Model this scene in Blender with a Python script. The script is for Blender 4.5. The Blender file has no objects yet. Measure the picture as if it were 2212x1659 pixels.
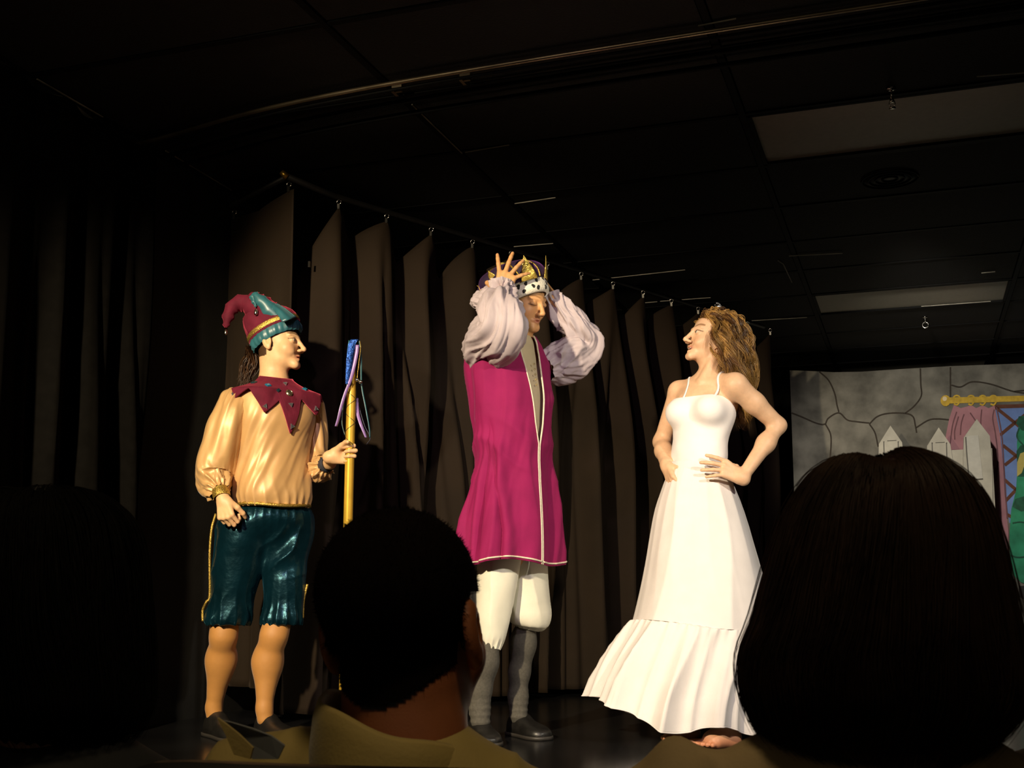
import bpy, math, random
import numpy as np
from mathutils import Vector

# ---------------------------------------------------------------- camera, world, lights
scene = bpy.context.scene
COL = scene.collection
FPX, CX, CY = 2500.0, 1106.0, 829.5
PITCH = math.atan(443 / 2500.0)
YAW = math.radians(19.1)
EYE = 0.55                      # lens height above the stage floor (z = 0)
CP, SP = math.cos(PITCH), math.sin(PITCH)
RX = np.array([math.cos(YAW), math.sin(YAW)])
FW = np.array([-math.sin(YAW), math.cos(YAW)])

cam_d = bpy.data.cameras.new('camera')
cam = bpy.data.objects.new('camera', cam_d)
COL.objects.link(cam)
cam.location = (0, 0, EYE)
cam.rotation_euler = (math.pi / 2 + PITCH, 0, YAW)
cam_d.sensor_width = 36
cam_d.lens = 36 * FPX / 2212
cam_d.clip_start = 0.05
cam_d.dof.use_dof = True
cam_d.dof.focus_distance = 4.6
cam_d.dof.aperture_fstop = 22.0
scene.camera = cam


def lat_d(lat, d, z=0.0):
    p = lat * RX + d * FW
    return np.array([p[0], p[1], z])


def ray(px, py):
    v = CY - py
    fwd = FPX * CP - v * SP
    up = FPX * SP + v * CP
    return (px - CX) / fwd, up / fwd            # lateral and upward metres per metre of forward distance


def W(px, py, d):
    a, b = ray(px, py)
    return lat_d(a * d, d, EYE + b * d)


world = bpy.data.worlds.new('world')
scene.world = world
world.use_nodes = True
bg = world.node_tree.nodes['Background']
bg.inputs[0].default_value = (1.0, 0.82, 0.58, 1)
bg.inputs[1].default_value = 0.042


def spot(name, loc, target, watts, color, angle, blend=0.3, radius=0.06):
    l = bpy.data.lights.new(name, 'SPOT')
    l.energy = watts
    l.color = color
    l.spot_size = math.radians(angle)
    l.spot_blend = blend
    l.shadow_soft_size = radius
    o = bpy.data.objects.new(name, l)
    COL.objects.link(o)
    o.location = loc
    o.rotation_euler = (Vector(target) - Vector(loc)).to_track_quat('-Z', 'Y').to_euler()
    return o


spot('stage_spot_key', lat_d(-1.9, 0.6, 2.2), lat_d(-0.42, 4.6, 0.90), 1130, (1.0, 0.82, 0.54), 43, 0.55)
spot('stage_spot_right', lat_d(2.4, 1.3, 2.2), lat_d(0.55, 4.5, 0.9), 300, (1.0, 0.92, 0.76), 34, 0.5)
spot('stage_spot_cool', lat_d(-0.6, 0.4, 2.25), lat_d(0.2, 4.5, 0.9), 110, (0.95, 0.70, 0.92), 44, 0.6)
spot('stage_spot_back', lat_d(1.7, 5.2, 2.25), lat_d(3.6, 9.0, 0.95), 330, (1.0, 0.92, 0.78), 52, 0.7)
spot('audience_fill_spot', lat_d(0.1, 0.30, 2.35), lat_d(0.1, 0.95, 0.2), 38, (1.0, 0.78, 0.46), 70, 0.7, 0.12)  # added unseen fill, brightens the audience's shirts from overhead
spot('ceiling_fill_spot', lat_d(-1.9, 0.6, 2.2), lat_d(-0.6, 4.0, 2.45), 17, (1.0, 0.80, 0.50), 100, 1.0, 0.05)  # added wide fill at the key position, lights ceiling and rails

vs = scene.view_settings
vs.view_transform = 'Standard'
vs.look = 'None'
vs.exposure = 0.08
vs.gamma = 1.0
vs.use_curve_mapping = False

# ---------------------------------------------------------------- helpers
rng = np.random.default_rng(7)
random.seed(7)


def tag(o, label=None, cat=None, group=None, kind=None):
    if label: o['label'] = label
    if cat: o['category'] = cat
    if group: o['group'] = group
    if kind: o['kind'] = kind
    return o


def mk(name, V, faces, mat=None, parent=None, smooth=True, col=None, mats=None, midx=None):
    """one mesh object; faces = list of int arrays (n,3) / (n,4)"""
    me = bpy.data.meshes.new(name)
    V = np.asarray(V, dtype=np.float32).reshape(-1, 3)
    faces = [np.asarray(f, dtype=np.int32) for f in faces if len(f)]
    me.vertices.add(len(V))
    me.vertices.foreach_set('co', V.ravel())
    li = np.concatenate([f.ravel() for f in faces])
    sizes = np.concatenate([np.full(len(f), f.shape[1], np.int32) for f in faces])
    starts = np.concatenate([[0], np.cumsum(sizes)[:-1]]).astype(np.int32)
    me.loops.add(len(li))
    me.loops.foreach_set('vertex_index', li)
    me.polygons.add(len(sizes))
    me.polygons.foreach_set('loop_start', starts)
    if midx is not None:
        me.polygons.foreach_set('material_index', np.asarray(midx, np.int32))
    me.update(calc_edges=True)
    me.validate()
    me.polygons.foreach_set('use_smooth', np.full(len(me.polygons), bool(smooth)))
    if col is not None:
        at = me.color_attributes.new('Col', 'FLOAT_COLOR', 'POINT')
        c4 = np.ones((len(V), 4), np.float32)
        c4[:, :3] = col
        at.data.foreach_set('color', c4.ravel())
    for m in (mats or ([mat] if mat else [])):
        me.materials.append(m)
    o = bpy.data.objects.new(name, me)
    COL.objects.link(o)
    if parent is not None:
        o.parent = parent
    return o


def solid(o, t, offset=-1):
    m = o.modifiers.new('thick', 'SOLIDIFY')
    m.thickness = t
    m.offset = offset
    return o


def empty(name, loc, rz=0.0):
    o = bpy.data.objects.new(name, None)
    COL.objects.link(o)
    o.location = loc
    o.rotation_euler = (0, 0, rz)
    o.empty_display_size = 0.1
    return o


class Geo:
    """collects pieces into one mesh"""
    def __init__(s): s.V, s.F, s.n = [], [], 0
    def add(s, V, F):
        V = np.asarray(V, float).reshape(-1, 3)
        for f in F:
            f = np.asarray(f)
            if len(f): s.F.append(f + s.n)
        s.V.append(V); s.n += len(V)
        return s
    def box(s, c, h, R=None):
        c = np.asarray(c, float)
        q = np.array([[x, y, z] for x in (-1, 1) for y in (-1, 1) for z in (-1, 1)], float) * np.asarray(h, float)
        if R is not None: q = q @ np.asarray(R).T
        f = np.array([[0, 1, 3, 2], [4, 6, 7, 5], [0, 4, 5, 1], [2, 3, 7, 6], [0, 2, 6, 4], [1, 5, 7, 3]])
        return s.add(q + c, [f])
    def tube(s, path, r, n=10, cap=True):
        return s.add(*tube(path, r, n, cap))
    def sphere(s, c, r, n=12, m=8):
        th = np.linspace(0, 2 * np.pi, n, endpoint=False)
        ph = np.linspace(-np.pi / 2 + 0.12, np.pi / 2 - 0.12, m)
        rr = np.asarray(r, float) * np.ones(3)
        ring = np.stack([np.stack([np.cos(p) * np.cos(th), np.cos(p) * np.sin(th), np.full(n, np.sin(p))], -1) for p in ph]) * rr
        return s.add(*gridmesh(ring + np.asarray(c, float), True, True, True))
    def build(s, name, mat, parent=None, smooth=True, **k):
        return mk(name, np.concatenate(s.V), s.F, mat, parent, smooth, **k)


def gridmesh(G, closed=True, cap0=False, cap1=False):
    nt, nh = G.shape[:2]
    idx = np.arange(nt * nh).reshape(nt, nh)
    if closed:
        a, b = idx[:-1], np.roll(idx, -1, 1)[:-1]
        c, d = np.roll(idx, -1, 1)[1:], idx[1:]
    else:
        a, b, c, d = idx[:-1, :-1], idx[:-1, 1:], idx[1:, 1:], idx[1:, :-1]
    F = [np.stack([a, b, c, d], -1).reshape(-1, 4)]
    V = G.reshape(-1, 3)
    ex = []
    for on, row, flip in ((cap0, 0, True), (cap1, nt - 1, False)):
        if on:
            ex.append(G[row].mean(0))
            ci = len(V) + len(ex) - 1
            r0, r1 = idx[row], np.roll(idx[row], -1)
            t = np.stack([np.full(nh, ci), r0, r1], -1)
            F.append(t[:, ::-1] if flip else t)
    if ex: V = np.concatenate([V, np.array(ex)])
    return V, F


def cr(K, n):
    """Catmull-Rom resample of key rows"""
    K = np.asarray(K, float)
    if K.ndim == 1: K = K[:, None]
    m = len(K)
    t = np.linspace(0, m - 1, n)
    i = np.minimum(t.astype(int), m - 2)
    f = (t - i)[:, None]
    P = np.concatenate([2 * K[:1] - K[1:2], K, 2 * K[-1:] - K[-2:-1]])
    p0, p1, p2, p3 = P[i], P[i + 1], P[i + 2], P[i + 3]
    return 0.5 * (2 * p1 + (p2 - p0) * f + (2 * p0 - 5 * p1 + 4 * p2 - p3) * f ** 2 + (3 * p1 - p0 - 3 * p2 + p3) * f ** 3)


def frames(path):
    path = np.asarray(path, float)
    T = np.gradient(path, axis=0)
    T /= np.linalg.norm(T, axis=1, keepdims=True) + 1e-9
    u = np.cross(T[0], [0, 0, 1.0])
    if np.linalg.norm(u) < 0.2: u = np.cross(T[0], [1.0, 0, 0])
    u /= np.linalg.norm(u)
    U = []
    for t in T:
        u = u - t * np.dot(u, t)
        u /= np.linalg.norm(u) + 1e-9
        U.append(u)
    U = np.array(U)
    return T, U, np.cross(T, U)


def tube(path, r, n=10, cap=True):
    path = np.asarray(path, float)
    T, U, Vv = frames(path)
    r = np.asarray(r, float) * np.ones(len(path))
    th = np.linspace(0, 2 * np.pi, n, endpoint=False)
    G = path[:, None] + r[:, None, None] * (np.cos(th)[None, :, None] * U[:, None] + np.sin(th)[None, :, None] * Vv[:, None])
    return gridmesh(G, True, cap, cap)


def sleeve(keys, nt, nh, disp=None, cap=False, sx=1.0):
    """keys: x,y,z,radius rows -> tube with fold displacement disp(th, t, P)"""
    K = cr(keys, nt)
    path, r = K[:, :3], K[:, 3]
    T, U, Vv = frames(path)
    th = np.linspace(0, 2 * np.pi, nh, endpoint=False)
    dirs = np.cos(th)[None, :, None] * U[:, None] + sx * np.sin(th)[None, :, None] * Vv[:, None]
    G = path[:, None] + r[:, None, None] * dirs
    if disp is not None:
        t = np.linspace(0, 1, nt)
        G = G + disp(th[None, :], t[:, None], G)[..., None] * dirs
    return G


def noise(P, scale, seed=0):
    P = np.asarray(P, float)
    sh = P.shape[:-1]
    q = P.reshape(-1, 3) * scale + seed * 17.31 + 1000.0
    i = np.floor(q).astype(np.int64)
    f = q - i
    u = f * f * (3 - 2 * f)
    out = np.zeros(len(q))
    for dx in (0, 1):
        for dy in (0, 1):
            for dz in (0, 1):
                h = (i[:, 0] + dx) * 374761393 + (i[:, 1] + dy) * 668265263 + (i[:, 2] + dz) * 1274126177 + seed * 974711
                h = (h ^ (h >> 13)) * 1274126177
                h = (h ^ (h >> 16)) & 0xffff
                w = (u[:, 0] if dx else 1 - u[:, 0]) * (u[:, 1] if dy else 1 - u[:, 1]) * (u[:, 2] if dz else 1 - u[:, 2])
                out += w * (h / 32767.5 - 1)
    return out.reshape(sh)


def ridge(x):
    """soft cloth-fold wave: rounded crests, tighter valleys, range -1..1"""
    return 1 - 2 * np.abs(np.sin(x * 0.5)) ** 0.8


def unit(v):
    v = np.asarray(v, float)
    return v / (np.linalg.norm(v) + 1e-12)


def crease(th, k, v, seed=0):
    """ridged noise round a tube: crest lines running along it; th wraps"""
    th, v = np.broadcast_arrays(th, v)
    a = noise(np.stack([k * np.cos(th), k * np.sin(th), v], -1), 1.0, seed)
    b = noise(np.stack([2.1 * k * np.cos(th), 2.1 * k * np.sin(th), 2 * v], -1), 1.0, seed + 5)
    return .7 * (1 - 2.6 * np.abs(a) ** .9) + .3 * (1 - 2.6 * np.abs(b))


# ---------------------------------------------------------------- materials
MATS = {}


def M(name, base=(0.5, 0.5, 0.5), rough=0.6, metal=0.0, spec=0.5, sheen=0.0, sheen_tint=None, var=0.12, vscale=25.0,
      bump=0.0, bscale=300.0, attr=False, sss=0.0, aniso=0.0, stretch=None, coat=0.0, bdist=0.002, dark=None, spec_tint=None):
    if name in MATS: return MATS[name]
    m = bpy.data.materials.new(name)
    MATS[name] = m
    m.use_nodes = True
    nt = m.node_tree
    N, L = nt.nodes, nt.links
    b = N['Principled BSDF']
    b.inputs['Roughness'].default_value = rough
    b.inputs['Metallic'].default_value = metal
    b.inputs['Specular IOR Level'].default_value = spec
    if sheen:
        b.inputs['Sheen Weight'].default_value = sheen
        b.inputs['Sheen Roughness'].default_value = 0.35
        if sheen_tint: b.inputs['Sheen Tint'].default_value = (*sheen_tint, 1)
    if sss:
        b.inputs['Subsurface Weight'].default_value = sss
        b.inputs['Subsurface Radius'].default_value = (0.012, 0.005, 0.003)
        b.inputs['Subsurface Scale'].default_value = 0.5
    if spec_tint: b.inputs['Specular Tint'].default_value = (*spec_tint, 1)
    if aniso: b.inputs['Anisotropic'].default_value = aniso
    if coat: b.inputs['Coat Weight'].default_value = coat
    tc = N.new('ShaderNodeTexCoord')
    vec = tc.outputs['Object']
    if stretch:
        mp = N.new('ShaderNodeMapping')
        mp.inputs['Scale'].default_value = stretch
        L.new(vec, mp.inputs['Vector'])
        vec = mp.outputs['Vector']
    nz = N.new('ShaderNodeTexNoise')
    nz.inputs['Scale'].default_value = vscale
    nz.inputs['Detail'].default_value = 5
    L.new(vec, nz.inputs['Vector'])
    mx = N.new('ShaderNodeMix')
    mx.data_type = 'RGBA'
    mx.blend_type = 'MULTIPLY'
    mx.inputs['Factor'].default_value = 1.0
    if attr:
        at = N.new('ShaderNodeAttribute')
        at.attribute_name = 'Col'
        L.new(at.outputs['Color'], mx.inputs['A'])
    else:
        mx.inputs['A'].default_value = (*base, 1)
    rp = N.new('ShaderNodeValToRGB')
    lo = max(0.0, 1 - var)
    d0 = dark or (lo, lo, lo)
    rp.color_ramp.elements[0].position = 0.32
    rp.color_ramp.elements[0].color = (*d0, 1)
    rp.color_ramp.elements[1].position = 0.68
    rp.color_ramp.elements[1].color = (1, 1, 1, 1)
    L.new(nz.outputs['Fac'], rp.inputs['Fac'])
    L.new(rp.outputs['Color'], mx.inputs['B'])
    L.new(mx.outputs['Result'], b.inputs['Base Color'])
    if bump:
        n2 = N.new('ShaderNodeTexNoise')
        n2.inputs['Scale'].default_value = bscale
        n2.inputs['Detail'].default_value = 3
        L.new(vec, n2.inputs['Vector'])
        bp = N.new('ShaderNodeBump')
        bp.inputs['Strength'].default_value = bump
        bp.inputs['Distance'].default_value = bdist
        L.new(n2.outputs['Fac'], bp.inputs['Height'])
        L.new(bp.outputs['Normal'], b.inputs['Normal'])
    return m


# ---------------------------------------------------------------- signed distance modelling (bodies, breeches)
def smin(a, b, k):
    h = np.clip(0.5 + 0.5 * (b - a) / k, 0, 1)
    return b * (1 - h) + a * h - k * h * (1 - h)


class SDF:
    def __init__(s): s.P = []

    def rc(s, a, b, ra, rb, k=0.02, op='u'):
        a, b = np.asarray(a, float), np.asarray(b, float)
        c = (a + b) / 2
        s.P.append(('rc', c, np.linalg.norm(b - a) / 2 + max(ra, rb), (a, b, ra, rb), k, op))
        return s

    def el(s, c, r, R=None, k=0.02, op='u'):
        c, r = np.asarray(c, float), np.asarray(r, float) * np.ones(3)
        s.P.append(('el', c, r.max(), (c, r, R), k, op))
        return s

    def cut(s, n, p):
        """keep the side with n.(x-p) < 0"""
        s.P.append(('pl', None, 0, (unit(n), np.asarray(p, float)), 0, 'c'))
        return s

    def chain(s, pts, rs, k=0.02):
        for i in range(len(pts) - 1): s.rc(pts[i], pts[i + 1], rs[i], rs[i + 1], k)
        return s

    def bounds(s):
        C = [(p[1], p[2]) for p in s.P if p[5] == 'u']
        lo = np.min([c - r for c, r in C], 0)
        hi = np.max([c + r for c, r in C], 0)
        return lo, hi

    def dist(s, blocks):
        """blocks: (nb, m, 3)"""
        nb, m = blocks.shape[:2]
        D = np.full((nb, m), 0.09, np.float32)
        cen = blocks.mean(1)
        brad = np.linalg.norm(blocks[:, 0] - cen, axis=1).max() if m > 1 else 0.0
        for typ, c, r, prm, k, op in s.P:
            if typ == 'pl':
                n, p = prm
                D = np.maximum(D, ((blocks - p) @ n).astype(np.float32))
                continue
            sel = np.nonzero(np.linalg.norm(cen - c, axis=1) < r + brad + 0.07 + k)[0]
            if not len(sel): continue
            X = blocks[sel]
            if typ == 'rc':
                a, b, ra, rb = prm
                ba = b - a
                t = np.clip(((X - a) @ ba) / (ba @ ba + 1e-12), 0, 1)
                d = np.linalg.norm(X - a - t[..., None] * ba, axis=-1) - (ra + (rb - ra) * t)
            else:
                cc, rr, R = prm
                q = X - cc
                if R is not None: q = q @ R          # columns of R = axes
                k0 = np.linalg.norm(q / rr, axis=-1)
                k1 = np.linalg.norm(q / rr ** 2, axis=-1) + 1e-9
                d = k0 * (k0 - 1) / k1
            if op == 'u':
                D[sel] = smin(D[sel], d, k) if k > 0 else np.minimum(D[sel], d)
            elif op == 's':
                D[sel] = -smin(-D[sel], d, k)
        return D

    def mesh(s, h=0.003, extra=None):
        lo, hi = s.bounds()
        B = 8
        lo = lo - 3 * h
        nb = np.ceil((hi - lo + 6 * h) / (B * h)).astype(int)
        ii = np.stack(np.meshgrid(*[np.arange(n) for n in nb], indexing='ij'), -1).reshape(-1, 3)
        cen = lo + (ii + 0.5) * B * h
        Dc = s.dist(cen[:, None, :])[:, 0]
        act = ii[np.abs(Dc) < B * h * 1.5]
        loc = np.stack(np.meshgrid(*[np.arange(B)] * 3, indexing='ij'), -1).reshape(-1, 3)
        N = nb * B
        F = np.full(N, 0.09, np.float32)
        inside = ii[Dc < -B * h * 1.0]
        F8 = F.reshape(nb[0], B, nb[1], B, nb[2], B)
        if len(inside):
            F8[inside[:, 0], :, inside[:, 1], :, inside[:, 2], :] = -0.05
        for ch in np.array_split(act, max(1, len(act) // 3000 + 1)):
            gi = (ch[:, None] * B + loc[None])
            D = s.dist(lo + gi * h)
            if extra is not None: D = extra(lo + gi * h, D)
            F8[ch[:, 0], :, ch[:, 1], :, ch[:, 2], :] = D.reshape(-1, B, B, B)
        S = F < 0
        a = S[:-1, :-1, :-1]
        allin = np.ones_like(a); anyin = np.zeros_like(a)
        for dx in (0, 1):
            for dy in (0, 1):
                for dz in (0, 1):
                    q = S[dx:N[0] - 1 + dx, dy:N[1] - 1 + dy, dz:N[2] - 1 + dz]
                    allin &= q; anyin |= q
        cells = np.argwhere(anyin & ~allin)
        cs = N - 1
        ids = (cells[:, 0] * cs[1] + cells[:, 1]) * cs[2] + cells[:, 2]
        cor = np.array([[x, y, z] for x in (0, 1) for y in (0, 1) for z in (0, 1)])
        val = np.stack([F[cells[:, 0] + c[0], cells[:, 1] + c[1], cells[:, 2] + c[2]] for c in cor], 1)
        acc = np.zeros((len(cells), 3)); cnt = np.zeros(len(cells))
        for i in range(8):
            for j in range(i + 1, 8):
                if np.abs(cor[i] - cor[j]).sum() != 1: continue
                va, vb = val[:, i], val[:, j]
                mk_ = (va < 0) != (vb < 0)
                t = np.where(mk_, va / np.where(mk_, va - vb, 1), 0)
                acc += np.where(mk_[:, None], cor[i] + t[:, None] * (cor[j] - cor[i]), 0)
                cnt += mk_
        V = lo + (cells + acc / cnt[:, None]) * h
        Q = []
        for ax in range(3):
            sl0 = [slice(1, None)] * 3; sl1 = [slice(1, None)] * 3
            sl0[ax] = slice(0, -1)
            A0 = S[tuple(sl0)]; A1 = S[tuple(sl1)]
            e = np.argwhere(A0 != A1)
            base = e + 1
            base[:, ax] -= 1
            pos = A0[tuple(e.T)]
            u, w = (ax + 1) % 3, (ax + 2) % 3
            q = []
            for du, dw in ((-1, -1), (0, -1), (0, 0), (-1, 0)):
                c = base.copy(); c[:, u] += du; c[:, w] += dw
                okc = np.all(c < cs, axis=1)
                q.append(np.where(okc, (c[:, 0] * cs[1] + c[:, 1]) * cs[2] + c[:, 2], -1))
            q = np.stack(q, 1)
            q[~pos] = q[~pos][:, ::-1]
            Q.append(q)
        Q = np.concatenate(Q)
        k = np.searchsorted(ids, Q)
        k = np.minimum(k, len(ids) - 1)
        good = np.all(ids[k] == Q, axis=1)
        return V, [k[good]]


def vnormals(V, F):
    n = np.zeros_like(V)
    for f in F:
        a = V[f[:, 1]] - V[f[:, 0]]
        b = V[f[:, 2]] - V[f[:, 0]]
        c = np.cross(a, b)
        for i in range(f.shape[1]):
            np.add.at(n, f[:, i], c)
    return n / (np.linalg.norm(n, axis=1, keepdims=True) + 1e-12)


def relax(V, F, it=2, lam=0.5):
    """umbrella smoothing"""
    E = []
    for f in F:
        for i in range(f.shape[1]): E.append(np.stack([f[:, i], f[:, (i + 1) % f.shape[1]]], 1))
    E = np.concatenate(E)
    E = np.concatenate([E, E[:, ::-1]])
    deg = np.bincount(E[:, 0], minlength=len(V)).astype(float)
    deg[deg == 0] = 1
    for _ in range(it):
        A = np.stack([np.bincount(E[:, 0], weights=V[E[:, 1], c], minlength=len(V)) for c in range(3)], 1) / deg[:, None]
        V = V + lam * (A - V)
    return V


def basis(phi, pitch=0.0, roll=0.0):
    """columns right, forward, up of a body facing the lens at phi=0, turning to image right with phi"""
    f = np.array([math.sin(phi), -math.cos(phi), 0])
    r = np.array([-math.cos(phi), -math.sin(phi), 0])
    u = np.array([0, 0, 1.0])
    f2 = math.cos(pitch) * f + math.sin(pitch) * u
    u2 = -math.sin(pitch) * f + math.cos(pitch) * u
    r2 = math.cos(roll) * r + math.sin(roll) * u2
    u3 = -math.sin(roll) * r + math.cos(roll) * u2
    return np.stack([r2, f2, u3], 1)


class Head:
    """adds a head to an SDF; keeps its own frame for colouring and for placing eyes, hats and hair"""
    def __init__(s, B, C, R, sc=1.0, closed=False, nose=1.0, smile=0.0, jaw=1.0, ears=True, opened=0.0, chin=0.0):
        s.C, s.R, s.sc, s.closed, s.nose, s.opened = np.asarray(C, float), R, sc, closed, nose, opened
        p = s.p
        el = lambda c, r, k, op='u', Rl=None: B.el(p(c), np.asarray(r) * sc, R if Rl is None else R @ Rl, k * sc, op)
        rc = lambda a, b, ra, rb, k, op='u': B.rc(p(a), p(b), ra * sc, rb * sc, k * sc, op)
        el((0, -.018, .038), (.073, .094, .076), .03)
        el((0, .026, -.018), (.0585, .062, .086), .03)
        el((0, .026, -.070), (.049 * jaw, .050, .036), .022)
        rc((-.009 * jaw, .079 + chin, -.096 - chin * .5), (.009 * jaw, .079 + chin, -.096 - chin * .5), .0150, .0150, .030)
        for q in (-1, 1):
            el((q * .036, .054, -.034), (.026, .026, .026), .02)
            rc((q * .010, .086, .018), (q * .044, .070, .020), .0075, .006, .012)
            el((q * .032, .095, -.001), (.018, .016, .011), .010, 's')
        rc((0, .0835, .013), (0, .1010 + .008 * nose, -.030), .0085, .0085, .011)
        el((0, .1030 + .008 * nose, -.0355), (.0086, .0085, .0080), .010)
        for q in (-1, 1):
            el((q * .0105, .097 + .002 * nose, -.0405), (.0075, .0105, .0072), .007)
            el((q * .0065, .1015, -.049), (.0042, .006, .003), .003, 's')
        # mouth
        mz = -.066
        for q in (-1, 1):
            rc((0, .0915, mz + .0050), (q * .0225, .0795, mz + .001 + .005 * smile), .0052, .0028, .007)
            rc((0, .0900, mz - .0065 - .005 * opened), (q * .0210, .0785, mz - .001 + .005 * smile), .0060, .0030, .007)
            if smile: el((q * .031, .071, -.047), (.015, .014, .013), .014)
        el((0, .099, mz - .0005 - .002 * opened), (.0205, .014, .0016 + .0042 * opened), .002, 's')
        # eyes
        for q in (-1, 1):
            if closed:
                el((q * .031, .0775, -.001), (.0150, .0125, .0115), .005)
            else:
                el((q * .031, .0770, -.0005), (.0150, .0135, .0120), .004)
                el((q * .0315, .0925, -.0005), (.0130, .0120, .0050), .002, 's')
        if ears:
            Re = np.array([[1, 0, 0], [0, math.cos(.2), -math.sin(.2)], [0, math.sin(.2), math.cos(.2)]])
            for q in (-1, 1):
                el((q * .0745, -.014, -.008), (.0085, .0195, .0320), .006, 'u', Re)
                el((q * .0820, -.008, -.004), (.0060, .0095, .0165), .004, 's', Re)
                el((q * .0735, -.006, -.034), (.0070, .0085, .0095), .005)

    def p(s, q): return s.C + s.sc * (s.R @ np.asarray(q, float))
    def inv(s, P): return ((P - s.C) @ s.R) / s.sc

    def colour(s, V, col, lip=(.45, .12, .08), brow=(.10, .05, .025), blush=(.62, .22, .12), hair=None, hairmask=None, browlift=0.0):
        q = s.inv(V)
        x, y, z = np.abs(q[:, 0]), q[:, 1], q[:, 2]
        def mixin(mask, c, f=1.0):
            w = np.clip(mask, 0, 1)[:, None] * f
            col[:] = col * (1 - w) + np.asarray(c) * w
        near = (y > .03) & (np.linalg.norm(q, axis=1) < .15)
        mixin(near * np.exp(-((x - .042) ** 2 + (z + .036) ** 2) / .02 ** 2), blush, .25)
        mixin(near * (y > .075) * np.exp(-((x / .021) ** 4 + ((z + .0665 - .10 * x) / .0095) ** 4)), lip, .85)
        if s.opened: mixin(near * (y > .07) * np.exp(-((x / .017) ** 4 + ((z + .068) / .0030) ** 2)), (.05, .01, .01), 1)
        bz = .024 + browlift + .006 * np.sin(np.clip((x - .010) / .04, 0, 1) * 3.0)
        mixin(near * (x > .009) * (x < .050) * np.exp(-((z - bz) / .0040) ** 4), brow, .8)
        if s.closed:
            mixin(near * (x > .015) * (x < .048) * np.exp(-((z + .0075 - 8 * (x - .031) ** 2) / .0022) ** 2), (.08, .035, .02), .85)
        else:
            mixin(near * (x > .014) * (x < .049) * np.exp(-((z - .0062 + 10 * (x - .031) ** 2) / .0024) ** 2), (.06, .025, .015), .9)
        mixin(near * np.exp(-((x - .0065) ** 2 + (y - .1015) ** 2 + (z + .049) ** 2) / .0045 ** 2), (.12, .03, .02), .8)
        if hairmask is not None:
            mixin(hairmask(q).astype(float), hair)
        return col

    def eyes(s, parent, iris=(.12, .06, .03), look=(0, 1, 0)):
        out = []
        for q in (-1, 1):
            n, m = 20, 14
            th = np.linspace(0, 2 * np.pi, n, endpoint=False)
            ph = np.linspace(.04, np.pi - .04, m)
            c = np.array([q * .031, .0768, -.0005])
            G = np.stack([np.stack([np.sin(a) * np.cos(th), np.full(n, np.cos(a)), np.sin(a) * np.sin(th)], -1) for a in ph]) * .0122
            V, F = gridmesh(G, True, True, True)
            V = V + c
            d = unit(look)
            ang = np.arccos(np.clip(((V - c) / .0122) @ d, -1, 1))
            col = np.where((ang < .38)[:, None], (.006, .005, .004), np.where((ang < .74)[:, None], iris, (.62, .56, .46)))
            out.append(mk('eyeball', s.C + s.sc * (V @ s.R.T), F, M('eye', attr=True, rough=.12, var=.03), parent, col=col))
        return out


def add_hand(B, w, e, n, right, sc=1.0, curl=((10, 15, 10),) * 4, spread=(8, 2, -3, -9), thumb=(45, 25), tcurl=(15, 20)):
    """w wrist, e towards the knuckles, n out of the back of the hand; returns finger tips"""
    e, n = unit(e), np.asarray(n, float)
    n = unit(n - e * (n @ e))
    t = np.cross(n, e) if right else np.cross(e, n)
    w = np.asarray(w, float)
    L = [(.040, .025, .020), (.045, .028, .021), (.041, .026, .020), (.032, .020, .018)]
    off = [.030, .0095, -.0110, -.0290]
    fr = [.0086, .0088, .0083, .0073]
    kn = [.084, .088, .083, .075]
    tips = []
    B.rc(w - e * .012 * sc, w + e * .02 * sc, .023 * sc, .022 * sc, .02 * sc)
    for i in range(4):
        base = w + sc * (e * kn[i] + t * off[i])
        B.rc(w + sc * (e * .012 + t * off[i] * .55), base, .0150 * sc, .0112 * sc, .010 * sc)
        a = math.radians(spread[i])
        d0 = unit(e * math.cos(a) + t * math.sin(a))
        p, ang = base, 0.0
        for j in range(3):
            ang += math.radians(curl[i][j])
            d = d0 * math.cos(ang) - n * math.sin(ang)
            q = p + d * L[i][j] * sc
            B.rc(p, q, fr[i] * (1.08 - .09 * j) * sc, fr[i] * (1.0 - .09 * j) * sc, .0035 * sc)
            p = q
        tips.append(p)
    a, b = math.radians(thumb[0]), math.radians(thumb[1])
    tb = w + sc * (e * .020 + t * .020 - n * .006)
    d = unit(e * math.cos(a) + t * math.sin(a))
    d = unit(d * math.cos(b) - n * math.sin(b))
    ax = unit(-n * .75 - t * .65)
    p1 = tb + d * .044 * sc
    B.rc(tb, p1, .0165 * sc, .0125 * sc, .014 * sc)
    c1 = math.radians(tcurl[0]); d2 = unit(d * math.cos(c1) + (ax - d * (ax @ d)) * math.sin(c1))
    p2 = p1 + d2 * .034 * sc
    B.rc(p1, p2, .0115 * sc, .0100 * sc, .004 * sc)
    c2 = math.radians(tcurl[1]); d3 = unit(d2 * math.cos(c2) + (ax - d2 * (ax @ d2)) * math.sin(c2))
    p3 = p2 + d3 * .026 * sc
    B.rc(p2, p3, .0098 * sc, .0080 * sc, .004 * sc)
    tips.append(p3)
    return tips


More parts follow.
